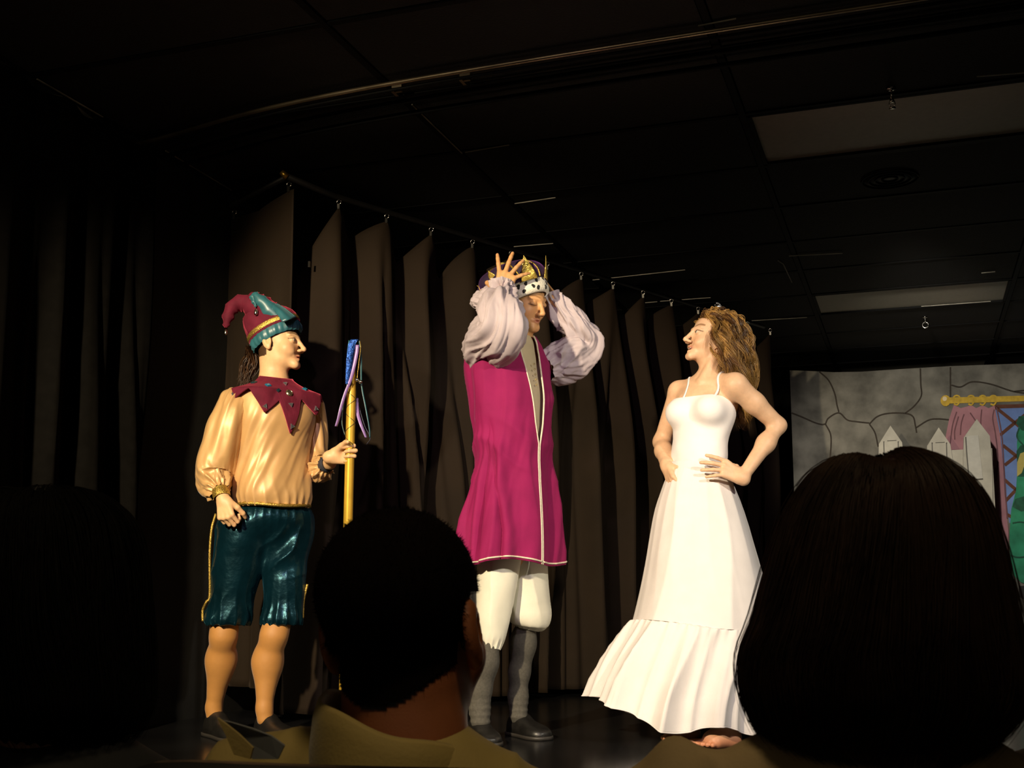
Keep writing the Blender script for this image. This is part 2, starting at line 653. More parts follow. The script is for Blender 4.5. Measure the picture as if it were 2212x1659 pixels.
class Actor:
    def __init__(s, name, bx, d, label, cat='person', z=0.0, group=None):
        a, _ = ray(bx, 1500)
        s.d, s.lat, s.z = d, a * d, z
        s.root = tag(empty(name, lat_d(s.lat, d, z), YAW), label, cat, group)

    def p(s, px, py, dd=0.0):
        a, b = ray(px, py)
        d = s.d + dd
        return np.array([a * d - s.lat, dd, EYE + b * d - s.z])

    def k(s, rows):
        """rows px, py, dd, radius -> x,y,z,r"""
        return [(*s.p(r[0], r[1], r[2]), r[3]) for r in rows]

    def mesh(s, name, G, mat, closed=True, cap0=False, cap1=False, parent=None, **k):
        V, F = gridmesh(G, closed, cap0, cap1)
        return mk(name, V, F, mat, parent or s.root, **k)

    def sdf(s, name, B, mat, h=.003, it=1, colf=None, disp=None, parent=None):
        V, F = B.mesh(h)
        if it: V = relax(V, F, it, .5)
        if disp is not None:
            nrm = vnormals(V, F)
            V = V + nrm * disp(V, nrm)[:, None]
        return mk(name, V, F, mat, parent or s.root, col=None if colf is None else colf(V))


def strands(paths, rad, name, mat, parent=None, nside=3, taper=True, col=None):
    """paths (ns, n, 3) -> one mesh of thin tapering strands"""
    P = np.asarray(paths, float)
    ns, n = P.shape[:2]
    T = np.gradient(P, axis=1)
    T /= np.linalg.norm(T, axis=-1, keepdims=True) + 1e-9
    ref = np.array([0.31, 0.52, 0.79])
    U = np.cross(T, ref); U /= np.linalg.norm(U, axis=-1, keepdims=True) + 1e-9
    Vv = np.cross(T, U)
    t = np.linspace(0, 1, n)
    r = np.asarray(rad, float).reshape(-1, 1) * ((1.02 - t ** 3)[None] if taper else np.ones((1, n)))
    th = np.linspace(0, 2 * np.pi, nside, endpoint=False)
    G = P[:, :, None] + r[:, :, None, None] * (np.cos(th)[:, None] * U[:, :, None] + np.sin(th)[:, None] * Vv[:, :, None])
    idx = np.arange(ns * n * nside).reshape(ns, n, nside)
    a, b = idx[:, :-1], np.roll(idx, -1, 2)[:, :-1]
    c, d = np.roll(idx, -1, 2)[:, 1:], idx[:, 1:]
    Q = np.stack([a, b, c, d], -1).reshape(-1, 4)
    cc = None
    if col is not None:
        cc = np.repeat(np.asarray(col), n * nside, axis=0)
    return mk(name, G.reshape(-1, 3), [Q], mat, parent, col=cc)
# ---------------------------------------------------------------- the room
CEIL = EYE + 1.87
GX, GY, TW, TD = -0.56, 4.434, 1.22, 0.61
X0, X1 = GX - 2 * TW, GX + 5 * TW
Y1 = GY + 11 * TD
EDGE = 2.6
blackpaint = M('black_paint', (.012, .011, .010), .55, var=.4, vscale=6, bump=.3, bscale=90)
tilemat = M('black_ceiling_tile', (.008, .0072, .0065), .8, var=.5, vscale=3, bump=.6, bscale=120, bdist=.004)
barmat = M('black_metal_bar', (.005, .005, .005), .65, spec=.12, var=.3)
glintmat = M('bare_bar_glint_white', (.50, .46, .36), .45, var=.5, vscale=14)  # bare bar colour, lightened to stand in for glints
diffmat = M('grey_diffuser', (.62, .57, .46), .5, var=.08, vscale=40, bump=.3, bscale=400)
chrome = M('chrome', (.75, .72, .66), .18, metal=1, var=.1)


def box_obj(name, lo, hi, mat, parent=None, kind=None):
    lo, hi = np.asarray(lo, float), np.asarray(hi, float)
    o = Geo().box((lo + hi) / 2, (hi - lo) / 2).build(name, mat, parent, smooth=False)
    if kind: o['kind'] = kind
    return o


floor_m = M('gloss_black_floor', (.010, .010, .011), .22, spec=.55, var=.5, vscale=2.5, bump=.15, bscale=14, bdist=.003)
box_obj('floor', (X0, EDGE, -.60), (X1, Y1, 0), floor_m, kind='structure')
box_obj('floor_house', (X0, -2.0, -.70), (X1, EDGE, -.60), M('house_carpet', (.02, .016, .014), .9, var=.5, bump=.5), kind='structure')
wl = box_obj('wall_left', (X0 - .08, -2.0, -.70), (X0, Y1, CEIL + .1), blackpaint, kind='structure')
box_obj('wall_back', (X0, Y1, -.70), (X1, Y1 + .08, CEIL + .1), M('back_black', (.004, .0036, .003), .9, spec=.05, var=.4, vscale=5), kind='structure')
box_obj('wall_right', (X1, -2.0, -.70), (X1 + .08, Y1, CEIL + .1), blackpaint, kind='structure')

cl = box_obj('ceiling', (X0, GY - 7 * TD, CEIL + .03), (X1, Y1, CEIL + .07), blackpaint, kind='structure')
tile_me = None
for i in range(-2, 5):
    for j in range(-7, 11):
        x, y = GX + i * TW, GY + j * TD
        if i == 0 and j in (0, 5, 9):
            continue
        if tile_me is None:
            o = box_obj('ceiling_tile', (.018 - TW / 2, .018 - TD / 2, -.007), (TW / 2 - .018, TD / 2 - .018, .025), tilemat, cl)
            tile_me = o.data
        else:
            o = bpy.data.objects.new('ceiling_tile', tile_me)
            COL.objects.link(o)
            o.parent = cl
        o.location = (x + TW / 2, y + TD / 2, CEIL + .006 + .003 * random.random())
for i in range(-2, 6):
    box_obj('grid_bar', (GX + i * TW - .013, GY - 7 * TD, CEIL - .006), (GX + i * TW + .013, Y1, CEIL + .03), barmat, cl)
for j in range(-7, 12):
    box_obj('grid_bar', (X0, GY + j * TD - .012, CEIL - .004), (X1, GY + j * TD + .012, CEIL + .03), barmat, cl)


def ceil_pt(px, py, dz=0.0):
    a, b = ray(px, py)
    d = (CEIL + dz - EYE) / b
    return lat_d(a * d, d, CEIL + dz)


# lengths of grid bar missing black paint, their glints put into a lighter colour
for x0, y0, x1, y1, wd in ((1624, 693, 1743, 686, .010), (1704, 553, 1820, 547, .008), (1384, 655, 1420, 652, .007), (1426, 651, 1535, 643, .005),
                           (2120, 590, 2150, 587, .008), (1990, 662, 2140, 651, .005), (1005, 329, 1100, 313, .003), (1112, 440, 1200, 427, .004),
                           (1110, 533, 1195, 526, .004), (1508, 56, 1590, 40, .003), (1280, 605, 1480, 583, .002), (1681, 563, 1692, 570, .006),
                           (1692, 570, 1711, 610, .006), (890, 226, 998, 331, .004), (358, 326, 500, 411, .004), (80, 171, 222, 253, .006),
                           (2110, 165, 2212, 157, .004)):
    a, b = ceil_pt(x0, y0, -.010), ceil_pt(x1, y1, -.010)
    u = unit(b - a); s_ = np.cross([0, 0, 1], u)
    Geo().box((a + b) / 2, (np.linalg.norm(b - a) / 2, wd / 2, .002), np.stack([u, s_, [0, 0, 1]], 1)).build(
        'bare_glint_strip', glintmat, cl, smooth=False)

# switched-off light panels in the ceiling grid
for j, lab in ((0, 'large grey ceiling light panel beside the long pendant sprinkler'),
               (5, 'grey ceiling light panel above the ringed sprinkler'),
               (9, 'grey ceiling light panel just over the painted backdrop')):
    x, y = GX, GY + j * TD
    t = tag(empty('ceiling_light_panel', (x + TW / 2, y + TD / 2, CEIL)), lab, 'ceiling light', 'unlit ceiling light panels')
    g = Geo()
    for sx in (-1, 1): g.box((sx * (TW / 2 - .022), 0, .004), (.008, TD / 2 - .014, .009))
    for sy in (-1, 1): g.box((0, sy * (TD / 2 - .022), .004), (TW / 2 - .014, .008, .009))
    g.build('frame', barmat, t, smooth=False)
    Geo().box((0, 0, .012), (TW / 2 - .03, TD / 2 - .03, .004)).build('diffuser', diffmat, t, smooth=False)

# sprinklers
def sprinkler(px, py, L, label, ring):
    p = ceil_pt(px, py)
    t = tag(empty('sprinkler_head', (p[0], p[1], CEIL)), label, 'sprinkler')
    Geo().tube([(0, 0, .0), (0, 0, -.006), (0, 0, -.010)], [.018, .018, .009], 14).build('ceiling_cup', chrome, t)
    Geo().tube([(0, 0, -.004), (0, 0, -L)], .005, 10).build('stem', chrome, t)
    g = Geo()
    g.tube([(0, 0, -L), (0, 0, -L - .012)], [.008, .010], 12)
    g.build('nozzle', chrome, t)
    if ring:
        th = np.linspace(0, 2 * np.pi, 20)
        Geo().tube(np.stack([.020 * np.cos(th), 0 * th, -L - .030 + .020 * np.sin(th)], 1), .005, 8).build('frame_ring', chrome, t)
    else:
        for s_ in (-1, 1):
            Geo().tube([(s_ * .008, 0, -L - .008), (s_ * .011, 0, -L - .02), (s_ * .003, 0, -L - .034)], .0022, 6).build('frame_arm', chrome, t)
        Geo().tube([(0, 0, -L - .034), (0, 0, -L - .037)], .013, 14).build('deflector', chrome, t)


sprinkler(1925, 190, .045, 'slim pendant sprinkler hanging beside the largest ceiling light panel', False)
sprinkler(1998, 684, .030, 'short sprinkler with a chrome ring below the ceiling', True)

# round ceiling grille
p = ceil_pt(1922, 386)
t = tag(empty('ceiling_speaker', (p[0], p[1], CEIL)), 'round black grille set in the black ceiling', 'ceiling speaker')
for r in (.035, .065, .095, .125):
    th = np.linspace(0, 2 * np.pi, 33)
    Geo().tube(np.stack([r * np.cos(th), r * np.sin(th), np.full(33, -.004)], 1), .0035, 6).build('grille_ring', barmat, t)
Geo().tube([(0, 0, -.001), (0, 0, .003)], .13, 32).build('plate', blackpaint, t)

# curtain track under the ceiling
trackm = M('track_metal', (.45, .36, .24), .35, metal=.9, var=.5, vscale=8)
t = tag(empty('curtain_track', (X0, 3.8, CEIL)), 'set of long metal curtain rails crossing the ceiling', 'curtain track')
a = ceil_pt(318, 303, -.03); b = ceil_pt(858, 178, -.03); c = ceil_pt(1780, 0, -.03)
off = np.array([X0, 3.8, CEIL])
for k, (dy, dz, r, mt, x1) in enumerate(((0, -.03, .0085, trackm, 1.1), (.035, -.038, .006, barmat, 1.1), (.16, -.03, .010, barmat, 2.6), (.27, -.03, .010, barmat, 2.6))):
    P = [np.array([X0 + .01, a[1] + .02, CEIL]), np.array([b[0], b[1], CEIL]), np.array([b[0] + 3.5, b[1] - .02, CEIL])]
    P = [q + np.array([0, dy, dz]) - off for q in P]
    Geo().tube(cr(P, 24), r, 10).build('rail', mt, t)
for q in (858, 1005):
    pt = ceil_pt(q, 180 - (q - 858) * .17, 0) - off
    Geo().box((pt[0], pt[1], -.018), (.02, .006, .018)).box((pt[0] - .012, pt[1], -.034), (.006, .03, .004)).build('hanger', trackm, t, smooth=False)

# torn tape on the left wall
def wall_left_pt(px, py):
    a_, b_ = ray(px, py)
    # X = lat*cos - d*sin = X0
    d = X0 / (a_ * math.cos(YAW) - math.sin(YAW))
    return lat_d(a_ * d, d, EYE + b_ * d)
pts = [wall_left_pt(*q) for q in ((113, 204), (130, 207), (150, 220), (166, 230), (182, 243), (206, 262), (203, 267), (190, 263), (176, 251), (158, 240), (142, 228), (122, 214))]
V = np.array(pts + [q + np.array([.004, 0, 0]) for q in pts])
n = len(pts)
bmf = [[i, (i + 1) % n, n + (i + 1) % n, n + i] for i in range(n)]
me = bpy.data.meshes.new('torn_tape')
me.from_pydata([tuple(v) for v in V], [], bmf + [list(range(n, 2 * n))])
me.materials.append(M('old_tape', (.30, .27, .20), .6, var=.6, vscale=20))
o = bpy.data.objects.new('torn_tape', me); COL.objects.link(o); o.parent = wl

# ---------------------------------------------------------------- black drapes
drape = M('black_drape', (.0190, .0112, .0056), .85, spec=.2, sheen=.08, sheen_tint=(.5, .35, .25), var=.25, vscale=4, bump=.35, bscale=500)
HR = EYE + 1.80


def drape_grid(P0, P1, u0, nh, ztop, zbot, amp, droop, nt, per, seed, edge=0.0, gather=1.0):
    """cloth hung from nh clips on the line P0 -> P1 (plan points)"""
    P0, P1 = np.asarray(P0, float), np.asarray(P1, float)
    L = P1 - P0
    nrm = unit(np.array([L[1], -L[0]]))
    nu = int(nh * per)
    u = np.linspace(u0, nh - 1, nu)
    s = np.linspace(0, 1, nt)
    U, S = np.meshgrid(u, s)
    fr = np.abs(U - np.round(U)) * 2
    top = ztop - droop * (np.clip(fr, 0, 1) ** 1.3) * (1 + .35 * np.sin(U * 2.3 + seed))
    if edge: top = top - edge * np.clip(-U / max(1e-6, -u0), 0, 1)
    Z = top * (1 - S) + zbot * S
    Q = np.stack([U * .9, S * 1.2, np.full_like(U, seed)], -1)
    w = noise(Q, 1.6, seed) * 1.3 + noise(Q, .7, seed + 3) * 1.6
    f = np.cos(2 * np.pi * U + w * np.clip(S * 1.6, 0, 1) * 1.7) * (.6 + .6 * np.clip(S * 2, 0, 1)) * gather
    f += .62 * np.sin(2 * np.pi * U * 2.1 + w * 3 + seed) * np.clip(S * 3, 0, 1) + .22 * np.sin(2 * np.pi * U * 4.7 + w * 5) * np.clip(S * 3 - .3, 0, 1)
    f += .9 * noise(Q * np.array([1, .5, 1]), 2.2, seed + 9) * np.clip(S * 2, 0, 1)
    off = amp * f
    base = P0 + (U / (nh - 1))[..., None] * L + off[..., None] * nrm
    return np.concatenate([base, Z[..., None]], -1), P0, L, nrm


def clip_on(curtain, p, label=None):
    g = Geo()
    th = np.linspace(0, 2 * np.pi, 15)
    g.tube(np.stack([p[0] + .011 * np.cos(th), np.full(15, p[1]), p[2] + .012 + .011 * np.sin(th)], 1), .0022, 6)
    o = g.build('curtain_ring', chrome, curtain)
    Geo().box((p[0], p[1], p[2] - .010), (.006, .006, .012)).build('clip', chrome, o, smooth=False)


def plan(px, py, h):
    a_, b_ = ray(px, py)
    d = (h - EYE) / b_
    return (lat_d(a_ * d, d)[:2], d)


cA, dA = plan(718, 436, HR - .03)
cB, dB = plan(1650, 712, HR - .03)
G, P0, L, nrm = drape_grid(cA, cB, -.62, 14, HR - .07, .03, .075, .15, 70, 30, 3, edge=.17)
ct = tag(mk('stage_curtain', *gridmesh(G, False), drape), 'long black pleated drape hanging behind the three actors', 'curtain')
solid(ct, .004)
for k in range(14):
    q = P0 + L * k / 13
    clip_on(ct, (q[0] + nrm[0] * .05, q[1] + nrm[1] * .05, HR - .055))

cC, dC = plan(622, 396, HR - .03)
cD, dD = plan(505, 456, HR - .03)
Ld = cD - cC
G, P0, L, nrm = drape_grid(cC + Ld * -.02, cC + Ld * 3.0, -.06, 4, HR - .065, .14, .018, .035, 60, 24, 11, gather=.5)
ct2 = tag(mk('stage_curtain', *gridmesh(G, False), drape), 'flat black drape panel behind the jester with a raised bottom edge', 'curtain')
solid(ct2, .004)
for k in range(4):
    q = P0 + L * k / 3
    clip_on(ct2, (q[0], q[1], HR - .05))
# safety pin joining the two drapes
pp = W(668, 571, dC + .12)
Geo().box(pp, (.004, .004, .014)).build('safety_pin', chrome, ct2, smooth=False)

rodm = M('black_pipe', (.016, .014, .013), .5, var=.3)
t = tag(empty('curtain_rod', (0, 0, 0)), 'black pipe carrying the clipped drapes with a bare brass end', 'curtain rod')
e0 = np.array([*(cC + (cC - cA) * .02), HR])
Geo().tube([e0, [*cA, HR], [*cB, HR - .01]], .014, 12).build('pipe', rodm, t)
Geo().tube([e0, [*(cC + Ld * 3.0), HR]], .012, 12).build('side_pipe', rodm, t)
Geo().tube([e0 + np.array([0, 0, -.004]), e0 + np.array([-.02, -.02, .018])], [.016, .012], 12).build('end_cap', M('brass', (.75, .45, .08), .35, metal=.9, var=.2), t)

# side leg on the left wall
G, P0, L, nrm = drape_grid((X0 + .07, .4), (X0 + .07, 3.86), 0, 14, CEIL - .06, -.02, .03, .01, 40, 22, 21)
G[..., 2] = np.where(G[..., 1] > EDGE - .05, np.maximum(G[..., 2], .02), G[..., 2])
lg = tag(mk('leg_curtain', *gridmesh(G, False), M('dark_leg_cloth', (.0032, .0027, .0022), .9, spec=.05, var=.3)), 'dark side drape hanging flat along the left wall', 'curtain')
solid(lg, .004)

# ---------------------------------------------------------------- painted backdrop and fence
class Flat:
    """a vertical flat; pixel rays are met with its plane once, giving real positions on it"""
    def __init__(s, pxa, da, pxb, db):
        la, lb = ray(pxa, 900)[0] * da, ray(pxb, 900)[0] * db
        s.A, s.Bp = np.array([la, da]), np.array([lb, db])
        t_ = unit(s.Bp - s.A)
        n_ = np.array([t_[1], -t_[0]])
        if n_[1] > 0: n_ = -n_
        s.n = n_[0] * RX + n_[1] * FW
    def at(s, px, py, off=0.0):
        a_, b_ = ray(px, py)
        e = s.Bp - s.A
        # lat = a*d ; (lat-A0)*e1 = (d-A1)*e0
        d = (s.A[0] * e[1] - s.A[1] * e[0]) / (a_ * e[1] - e[0])
        p_ = lat_d(a_ * d, d, EYE + b_ * d)
        p_[:2] += s.n * off
        return p_
    def poly(s, name, pts, mat, parent, off, th, zmin=None, world=False):
        F_ = [s.at(x, y, off) for x, y in pts]
        if zmin is not None:
            for f in F_: f[2] = max(f[2], zmin)
        Bk = [f - np.array([s.n[0], s.n[1], 0]) * th for f in F_]
        n = len(F_)
        me = bpy.data.meshes.new(name)
        me.from_pydata([tuple(v) for v in F_ + Bk], [], [list(range(n)), list(range(2 * n - 1, n - 1, -1))] + [[i, i + n, (i + 1) % n + n, (i + 1) % n] for i in range(n)])
        me.materials.append(mat)
        o = bpy.data.objects.new(name, me)
        COL.objects.link(o)
        if parent is not None: o.parent = parent
        return o
    def line(s, name, pts, w, mat, parent, off):
        P_ = cr(pts, len(pts) * 6)
        T_ = np.gradient(P_, axis=0); T_ /= np.linalg.norm(T_, axis=1, keepdims=True) + 1e-9
        N_ = np.stack([-T_[:, 1], T_[:, 0]], 1)
        ww = np.asarray(w) * np.ones(len(P_)) / 2
        A_ = np.array([s.at(*q, off) for q in P_ + N_ * ww[:, None]])
        B_ = np.array([s.at(*q, off) for q in P_ - N_ * ww[:, None]])
        C_ = np.array([s.at(*q, off - .002) for q in P_ - N_ * ww[:, None]])
        D_ = np.array([s.at(*q, off - .002) for q in P_ + N_ * ww[:, None]])
        return mk(name, *gridmesh(np.stack([A_, B_, C_, D_], 1), True, True, True), mat, parent, smooth=False)


BD = Flat(1706, 9.2, 2350, 8.75)
stone = M('painted_stone', (.21, .20, .17), .85, var=.62, vscale=5.5, bump=.1)
joint = M('painted_joint', (.035, .026, .018), .85, var=.3)
bd = tag(empty('painted_backdrop', W(1706, 1430, 9.2) * np.array([1, 1, 0])), 'painted cloth backdrop of a grey stone wall with a curtained window', 'backdrop')
bd.location = (0, 0, 0)
BD.poly('canvas', [(1706, 800), (1740, 801), (1800, 804), (1860, 803), (1950, 797), (2050, 791), (2212, 785), (2350, 778), (2350, 1470), (2212, 1470), (1950, 1470), (1730, 1460)], stone, bd, 0, .02, zmin=.01)
JN = [[(1770, 803), (1790, 822), (1803, 850), (1808, 875), (1812, 890)], [(1710, 892), (1735, 902), (1760, 913), (1775, 917), (1783, 916)],
      [(1783, 916), (1790, 903), (1812, 892), (1830, 907), (1850, 911), (1878, 914)], [(1783, 916), (1794, 938), (1795, 965), (1792, 1000)],
      [(1878, 916), (1895, 900), (1920, 893), (1955, 893), (1972, 900), (1977, 918), (1980, 935)], [(1955, 893), (1975, 877), (1990, 855), (1989, 830), (1988, 796)],
      [(1878, 916), (1890, 935), (1897, 965)], [(1979, 924), (2005, 908), (2025, 905), (2050, 907)], [(2053, 793), (2053, 825), (2053, 860)],
      [(2055, 832), (2075, 836), (2100, 825), (2140, 830), (2190, 846), (2240, 852)], [(1720, 1050), (1745, 1020), (1770, 1010), (1800, 1015)],
      [(2190, 846), (2230, 838), (2260, 800)], [(1716, 1200), (1760, 1190), (1800, 1210), (1850, 1205)]]
for q in JN: BD.line('stone_joint', q, 3.2, joint, bd, .003)
pink = M('painted_pink', (.42, .20, .235), .85, var=.25, vscale=7)
pinkd = M('painted_pink_line', (.16, .07, .085), .85)
gold = M('painted_gold', (.62, .40, .03), .7, var=.3, vscale=30)
goldl = M('painted_gold_light', (.75, .62, .40), .7)
blue = M('painted_blue', (.16, .26, .58), .85, var=.3, vscale=6)
brown = M('painted_brown', (.13, .045, .025), .85, var=.3)
green = M('painted_green', (.03, .30, .16), .85, var=.45, vscale=9)
greend = M('painted_green_dark', (.015, .10, .06), .85, var=.4)
blackp = M('painted_black', (.015, .015, .015), .85)
yell = M('painted_yellow', (.50, .42, .12), .85)
BD.poly('painted_window', [(2148, 878), (2330, 872), (2330, 1130), (2180, 1130)], blue, bd, .003, .002)
for q in ([(2150, 880), (2190, 912), (2230, 945)], [(2235, 880), (2190, 915), (2160, 940)], [(2166, 962), (2195, 985), (2230, 1010)],
          [(2230, 955), (2195, 985), (2170, 1005)], [(2168, 1035), (2195, 1058), (2230, 1080)], [(2230, 1028), (2195, 1058), (2172, 1082)], [(2172, 1110), (2195, 1122), (2230, 1140)]):
    BD.line('lattice_line', q, 7, brown, bd, .006)
BD.line('window_head', [(2145, 879), (2240, 876), (2330, 873)], 8, brown, bd, .006)
BD.poly('painted_drape', [(2060, 875), (2075, 882), (2090, 878), (2097, 875), (2108, 882), (2122, 876), (2135, 882), (2148, 876), (2152, 900), (2160, 940), (2166, 1000), (2170, 1070),
                          (2178, 1150), (2176, 1240), (2140, 1240), (2120, 1100), (2100, 1000), (2070, 972), (2040, 972), (2043, 940), (2050, 905)], pink, bd, .009, .002)
for q in ([(2066, 890), (2057, 920), (2051, 968)], [(2070, 900), (2062, 930), (2062, 950)], [(2082, 895), (2076, 915), (2074, 940)], [(2095, 892), (2104, 905), (2110, 915)],
          [(2120, 885), (2118, 910), (2119, 930)], [(2147, 885), (2144, 905), (2150, 940), (2155, 990), (2150, 1040)], [(2150, 1010), (2143, 1050), (2140, 1090)], [(2152, 880), (2163, 940), (2168, 1010), (2175, 1120)]):
    BD.line('drape_crease', q, 2.6, pinkd, bd, .012)
BD.poly('painted_rod', [(2050, 859), (2212, 855), (2340, 851), (2340, 864), (2212, 867), (2050, 872)], gold, bd, .009, .002)
BD.poly('painted_finial', [(2042 + 11 * math.cos(k * math.pi / 7), 866 + 12 * math.sin(k * math.pi / 7)) for k in range(14)], gold, bd, .012, .002)
BD.poly('finial_highlight', [(2040 + 5 * math.cos(k * math.pi / 5), 862 + 5 * math.sin(k * math.pi / 5)) for k in range(10)], goldl, bd, .015, .002)
for x in (2066, 2097, 2122, 2145):
    BD.line('painted_ring', [(x - 7, 868), (x - 6, 858), (x, 855), (x + 6, 858), (x + 6, 868), (x + 1, 875), (x - 6, 873)], 3.6, gold, bd, .012)
# green costumed figure painted beside the window
BD.poly('painted_gown', [(2200, 912), (2235, 905), (2270, 930), (2290, 1000), (2300, 1100), (2310, 1200), (2290, 1268), (2230, 1266), (2205, 1258), (2186, 1240), (2181, 1200), (2180, 1150), (2184, 1100),
                         (2194, 1060), (2198, 1000), (2196, 960)], green, bd, .012, .002)
for q in ([(2194, 915), (2200, 900), (2215, 898), (2240, 905), (2235, 935), (2206, 930)], [(2195, 975), (2204, 962), (2225, 965), (2225, 985), (2215, 1030), (2198, 1030)],
          [(2186, 1095), (2192, 1078), (2212, 1072), (2230, 1085), (2225, 1100), (2205, 1105)]):
    BD.poly('gown_shade', q, greend, bd, .015, .002)
BD.poly('painted_sleeve', [(2196, 1000), (2203, 980), (2214, 976), (2214, 1000), (2206, 1022), (2196, 1030)], yell, bd, .018, .002)
for q in ([(2182, 1200), (2200, 1204), (2230, 1200)], [(2186, 1130), (2205, 1128), (2230, 1134)], [(2200, 925), (2196, 945), (2212, 965)]):
    BD.line('gown_crease', q, 3, greend, bd, .018)
BD.poly('painted_shoe', [(2200, 1266), (2240, 1264), (2245, 1290), (2215, 1296), (2200, 1288)], blackp, bd, .012, .002)

FN = Flat(1880, 8.75, 2350, 8.40)
fw = M('fence_white', (.44, .42, .36), .8, var=.25, vscale=8)
fd = M('fence_outline', (.10, .095, .085), .8)  # dark outlines drawn on the pickets
t = tag(empty('picket_fence', (0, 0, 0)), 'greyish white stage picket fence standing before the painted backdrop', 'fence')
FN.poly('fence_board', [(1900, 978), (2062, 972), (2143, 968), (2150, 1100), (2158, 1250), (2164, 1480), (1900, 1480)], fw, t, 0, .015, zmin=0.002)
for x, yt, yb in ((1926, 920, 1480), (2030, 924, 1480), (2112, 906, 1480)):
    w = 28 if x < 2100 else 31
    FN.poly('picket', [(x - w, yt + 40), (x - 3, yt), (x + w - 6, yt + 36), (x + w, 1000), (x + w + 6, yb), (x - w + 4, yb), (x - w - 1, 1000)], fw, t, .020, .018, zmin=0.002)
    if x < 2100:
        for dx in (-17, 14):
            FN.line('picket_line', [(x + dx, yt + 34), (x + dx, 970), (x + dx + 4, 1100)], 2.2, fd, t, .0225)
        FN.line('picket_line', [(x - 10, yt + 33), (x + 10, yt + 32)], 1.6, fd, t, .0225)
for x, a0, a1 in ((2100, 945, 1035),):
    FN.poly('picket_panel', [(x - 15, a0 - 2), (x + 12, a0 - 4), (x + 22, a1), (x - 7, a1 + 2)], M('fence_panel', (.46, .45, .41), .8), t, .026, .006)
    FN.line('picket_line', [(x - 15, a0), (x - 12, 990), (x - 7, a1 + 2), (x - 2, a1 + 2), (x + 22, a1)], 2.6, fd, t, .0275)
def rebase(root):
    """move an Empty from the world origin to the base of its parts"""
    kids = [c for c in root.children]
    P_ = np.concatenate([np.array([v.co for v in c.data.vertices]) for c in kids])
    b = np.array([(P_[:, 0].min() + P_[:, 0].max()) / 2, (P_[:, 1].min() + P_[:, 1].max()) / 2, P_[:, 2].min()])
    root.location = b
    for c in kids: c.location = -b


for o in list(COL.objects):
    if o.type == 'EMPTY' and o.name.startswith(('curtain_rod', 'painted_backdrop', 'picket_fence')): rebase(o)

# ---------------------------------------------------------------- shared people materials
skin = M('skin', attr=True, rough=.48, spec=.4, sss=.12, var=.10, vscale=60, bump=.12, bscale=500)
SK_F = np.array([.76, .47, .24])       # stage-lit fair skin
SK_M = np.array([.64, .34, .14])
goldtrim = M('gold_braid', (.72, .48, .10), .38, metal=.75, var=.75, vscale=260, bump=.8, bscale=260, bdist=.003)
velvet_mar = M('maroon_velvet', (.135, .010, .028), .8, spec=.2, sheen=.8, sheen_tint=(.9, .12, .2), var=.35, vscale=18, bump=.3, bscale=60, bdist=.004)
teal_sat = M('teal_satin', (.03, .14, .17), .38, spec=.6, sheen=.3, sheen_tint=(.4, .8, .9), var=.3, vscale=20)
teal_vel = M('teal_velvet', (.0018, .013, .020), .30, spec=.5, sheen=.18, sheen_tint=(.10, .50, .72), spec_tint=(.25, .62, .80), var=.5, vscale=9, bump=.4, bscale=22, bdist=.010)
satin = M('champagne_satin', (.60, .36, .145), .43, spec=.5, metal=.16, sheen=.25, var=.10, vscale=14, bump=.12, bscale=24, bdist=.004)
blackleather = M('black_leather', (.012, .011, .010), .38, spec=.5, var=.4, vscale=30, bump=.3, bscale=150)
bell = M('bell_metal', (.85, .78, .60), .2, metal=1, var=.1)
gem = M('silver_gem', (.75, .76, .80), .12, metal=.9, var=.3, vscale=200)
gemd = M('dark_gem', (.02, .05, .06), .1, metal=.3, var=.3)
gemb = M('blue_gem', (.03, .25, .42), .1, metal=.4, var=.3)
RAD = math.radians

# ================================================================ JESTER
J = Actor('person', 560, 4.50, 'person in a jester costume with belled hat, holding a golden staff')
jr = J.root
PH = RAD(33)
Lj, Fj = np.array([math.cos(PH), math.sin(PH), 0]), np.array([math.sin(PH), -math.cos(PH), 0])


def body_rings(A, rows, phi, nt, nh, disp=None, power=2.0):
    """rows: px, py, dd, half width, half depth, (optional forward shift)"""
    Lx, Fx = np.array([math.cos(phi), math.sin(phi), 0]), np.array([math.sin(phi), -math.cos(phi), 0])
    K = cr([(*A.p(r[0], r[1], r[2]), r[3], r[4]) for r in rows], nt)
    th = np.linspace(0, 2 * np.pi, nh, endpoint=False)
    c, s_ = np.cos(th), np.sin(th)
    c = np.sign(c) * np.abs(c) ** (2 / power); s_ = np.sign(s_) * np.abs(s_) ** (2 / power)
    off = K[:, 3, None, None] * c[None, :, None] * Lx + K[:, 4, None, None] * s_[None, :, None] * Fx
    G = K[:, None, :3] + off
    if disp is not None:
        dirs = off / (np.linalg.norm(off, axis=-1, keepdims=True) + 1e-9)
        G = G + disp(th[None], np.linspace(0, 1, nt)[:, None], G)[..., None] * dirs
    return G


B = SDF()
HJ = Head(B, J.p(599, 742, 0), basis(RAD(79), RAD(2), RAD(3)), .98, nose=1.5, smile=.45, jaw=.95, chin=.003)
B.rc(HJ.p((0, -.022, -.05)), J.p(592, 838, .01), .050, .052, .03)
B.rc(J.p(592, 838, .01), J.p(590, 900, .01), .06, .09, .04)
